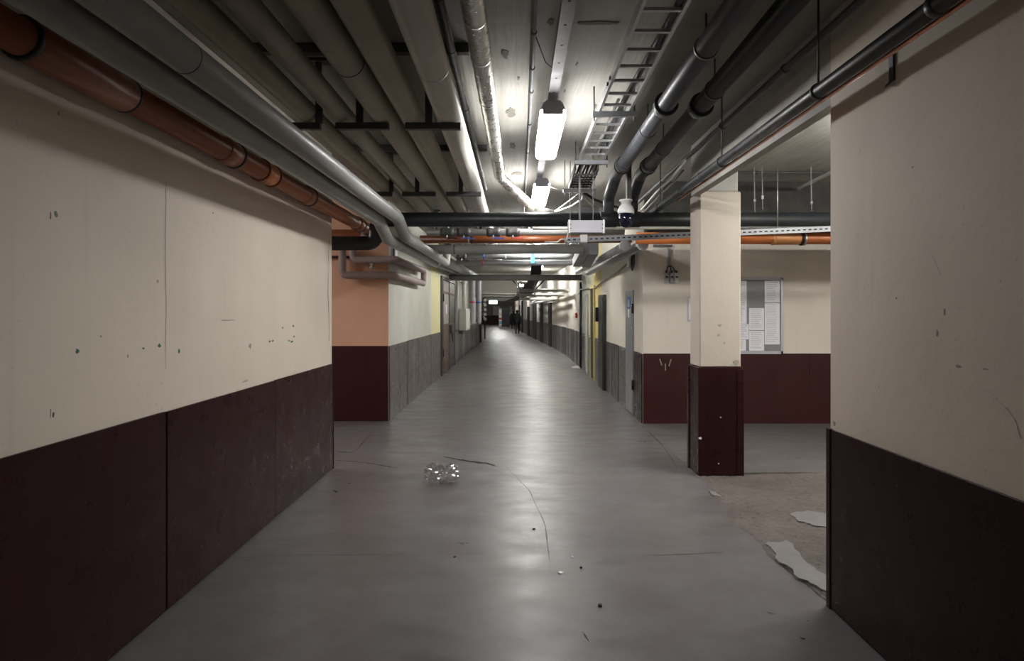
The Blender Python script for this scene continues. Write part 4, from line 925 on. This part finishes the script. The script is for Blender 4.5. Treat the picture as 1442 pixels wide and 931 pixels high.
# ------------------------------------------------------------------ people
def person(label, loc, ph, bag):
    t = thing('person', label, 'person', loc)
    V, E, R = [], [], []
    def v(p, r, par=None):
        V.append(p); R.append(r)
        if par is not None: E.append((par, len(V)-1))
        return len(V)-1
    s = ph
    pel = v((0, 0, .95), (.165, .12)); wa = v((0, .01, 1.12), (.155, .115), pel); chst = v((0, .02, 1.33), (.19, .125), wa); sh = v((0, .01, 1.46), (.12, .09), chst); nk = v((0, .01, 1.53), (.058, .058), sh)
    h1 = v((0, .02, 1.60), (.078, .088), nk); h2 = v((0, .025, 1.68), (.086, .1), h1); h3 = v((0, .02, 1.745), (.06, .07), h2)
    for sx in (-1, 1):
        st = .20*s*sx
        hp = v((sx*.09, 0, .88), (.098, .10), pel); kn = v((sx*.10, st*.6+.03, .50), (.068, .07), hp); an = v((sx*.10, st*1.0-.03, .10), (.045, .05), kn); he = v((sx*.10, st*1.0-.02, .05), (.045, .045), an); v((sx*.11, st+.15, .035), (.04, .03), he)
        so = v((sx*.19, .01, 1.43), (.07, .07), sh); el = v((sx*.25, -st*.35-.02, 1.15), (.052, .052), so); wr_ = v((sx*.24, -st*.7+.06, .90), (.035, .035), el); pm = v((sx*.24, -st*.8+.09, .83), (.034, .022), wr_)
        for q in range(4): k1 = v((sx*.24+(q-1.5)*.006, -st*.8+.07+q*.017, .775), (.009, .009), pm); v((sx*.235+(q-1.5)*.006, -st*.8+.085+q*.016, .74+.008*abs(q-1.5)), (.008, .008), k1)
        th = v((sx*.225, -st*.8+.135, .815), (.010, .010), wr_); v((sx*.22, -st*.8+.145, .785), (.009, .009), th)
    me = bpy.data.meshes.new('body'); me.from_pydata(V, E, []); me.materials.append(M['cloth'])
    o = bpy.data.objects.new('body', me); COL.objects.link(o); o.parent = t
    m = o.modifiers.new('skin', 'SKIN'); m.use_smooth_shade = True
    for i, r in enumerate(R): me.skin_vertices[0].data[i].radius = r; me.skin_vertices[0].data[i].use_root = (i == 0)
    o.modifiers.new('sub', 'SUBSURF').levels = 1
    L = Vector(loc); BASE[o.name] = L
    add('hair', MB().lathe(L+Vector((0, .005, 1.63)), [(.05, -.06), (.095, -.03), (.107, .05), (.095, .11), (.06, .145), (.01, .155)], 16), 'hair', t)
    add('coat_hem', MB().lathe(L+Vector((0, 0, .74)), [(.21, 0), (.205, .2), (.18, .4), (.19, .6), (.12, .72)], 18), 'cloth', t)
    add('nose', MB().lathe(L+Vector((0, .12, 1.655)), [(.018, -.02), (.012, .02)], 8), 'skin', t)
    for sx in (-1, 1): add('ear', MB().obox(L+Vector((sx*.105, .02, 1.66)), (1,0,0), (0,1,0), (0,0,1), .01, .02, .032), 'skin', t, bev=.004)
    return t
person('person in dark clothes walking away in the middle of the far corridor', P(728.5, 470.5, 50.3).xy.to_3d(), 1, True)
person('farther person in dark clothes, half hidden behind the nearer walker', P(722.5, 463.5, 64).xy.to_3d(), -1, False)

# ------------------------------------------------------------------ litter
bm = bmesh.new(); bmesh.ops.create_icosphere(bm, subdivisions=4, radius=1)
rb = random.Random(3); dirs = [Vector((rb.uniform(-1,1), rb.uniform(-1,1), rb.uniform(-.6,1))).normalized() for _ in range(26)]
amp = [rb.uniform(-.5, .35) for _ in dirs]
for vv in bm.verts:
    n = vv.co.normalized(); k = 1+sum(a*max(0, n.dot(d))**14 for a, d in zip(amp, dirs))+rb.uniform(-.13, .13)
    vv.co = Vector((n.x*.165*k, n.y*.17*k, max(-.98, n.z)*.10*k+.09))
    if vv.co.z < .002: vv.co.z = .002
mb = MB(); mb.v = [v.co+Vector(G(622, 680)) for v in bm.verts]
for f in bm.faces: mb.face([v.index for v in f.verts])
bm.free()
single('plastic_bag', mb, 'film', 'crumpled clear plastic bag lying on the floor', 'bag', G(622, 680))
def scrap(name, label, px, py, sx, mat, h=.006):
    g_ = Vector(G(px, py)); n = 8; poly = [g_+Vector((sx*random.uniform(.5, 1.1)*math.cos(2*math.pi*k/n), sx*1.3*random.uniform(.5, 1.1)*math.sin(2*math.pi*k/n), 0)) for k in range(n)]
    single(name, MB().prism(poly, (0,0,.001), (0,0,h)), mat, label, 'scrap', g_, 'litter on the floor')
scrap('paper_scrap', 'white paper scrap on the floor in the foreground centre', 790, 807, .02, 'paper')
scrap('paper_scrap', 'tiny white speck on the floor above the foreground paper scrap', 806, 785, .009, 'paper')
scrap('paper_scrap', 'tiny white scrap on the floor right of the plastic bag', 644, 657, .012, 'paper')
scrap('stone_chip', 'dark stone chip on the floor at the lower right', 845, 854, .014, 'crack', .012)
scrap('stone_chip', 'dark stone chip on the floor below the middle', 752, 746, .012, 'crack', .010)
scrap('stone_chip', 'small dark chip on the floor left of the bag', 640, 785, .009, 'crack', .008)
scrap('stone_chip', 'small dark chip on the floor in the centre foreground', 818, 800, .012, 'crack', .008)
scrap('cigarette_end', 'tiny pale bit on the floor near the foreground right', 1130, 899, .012, 'mortar', .006)
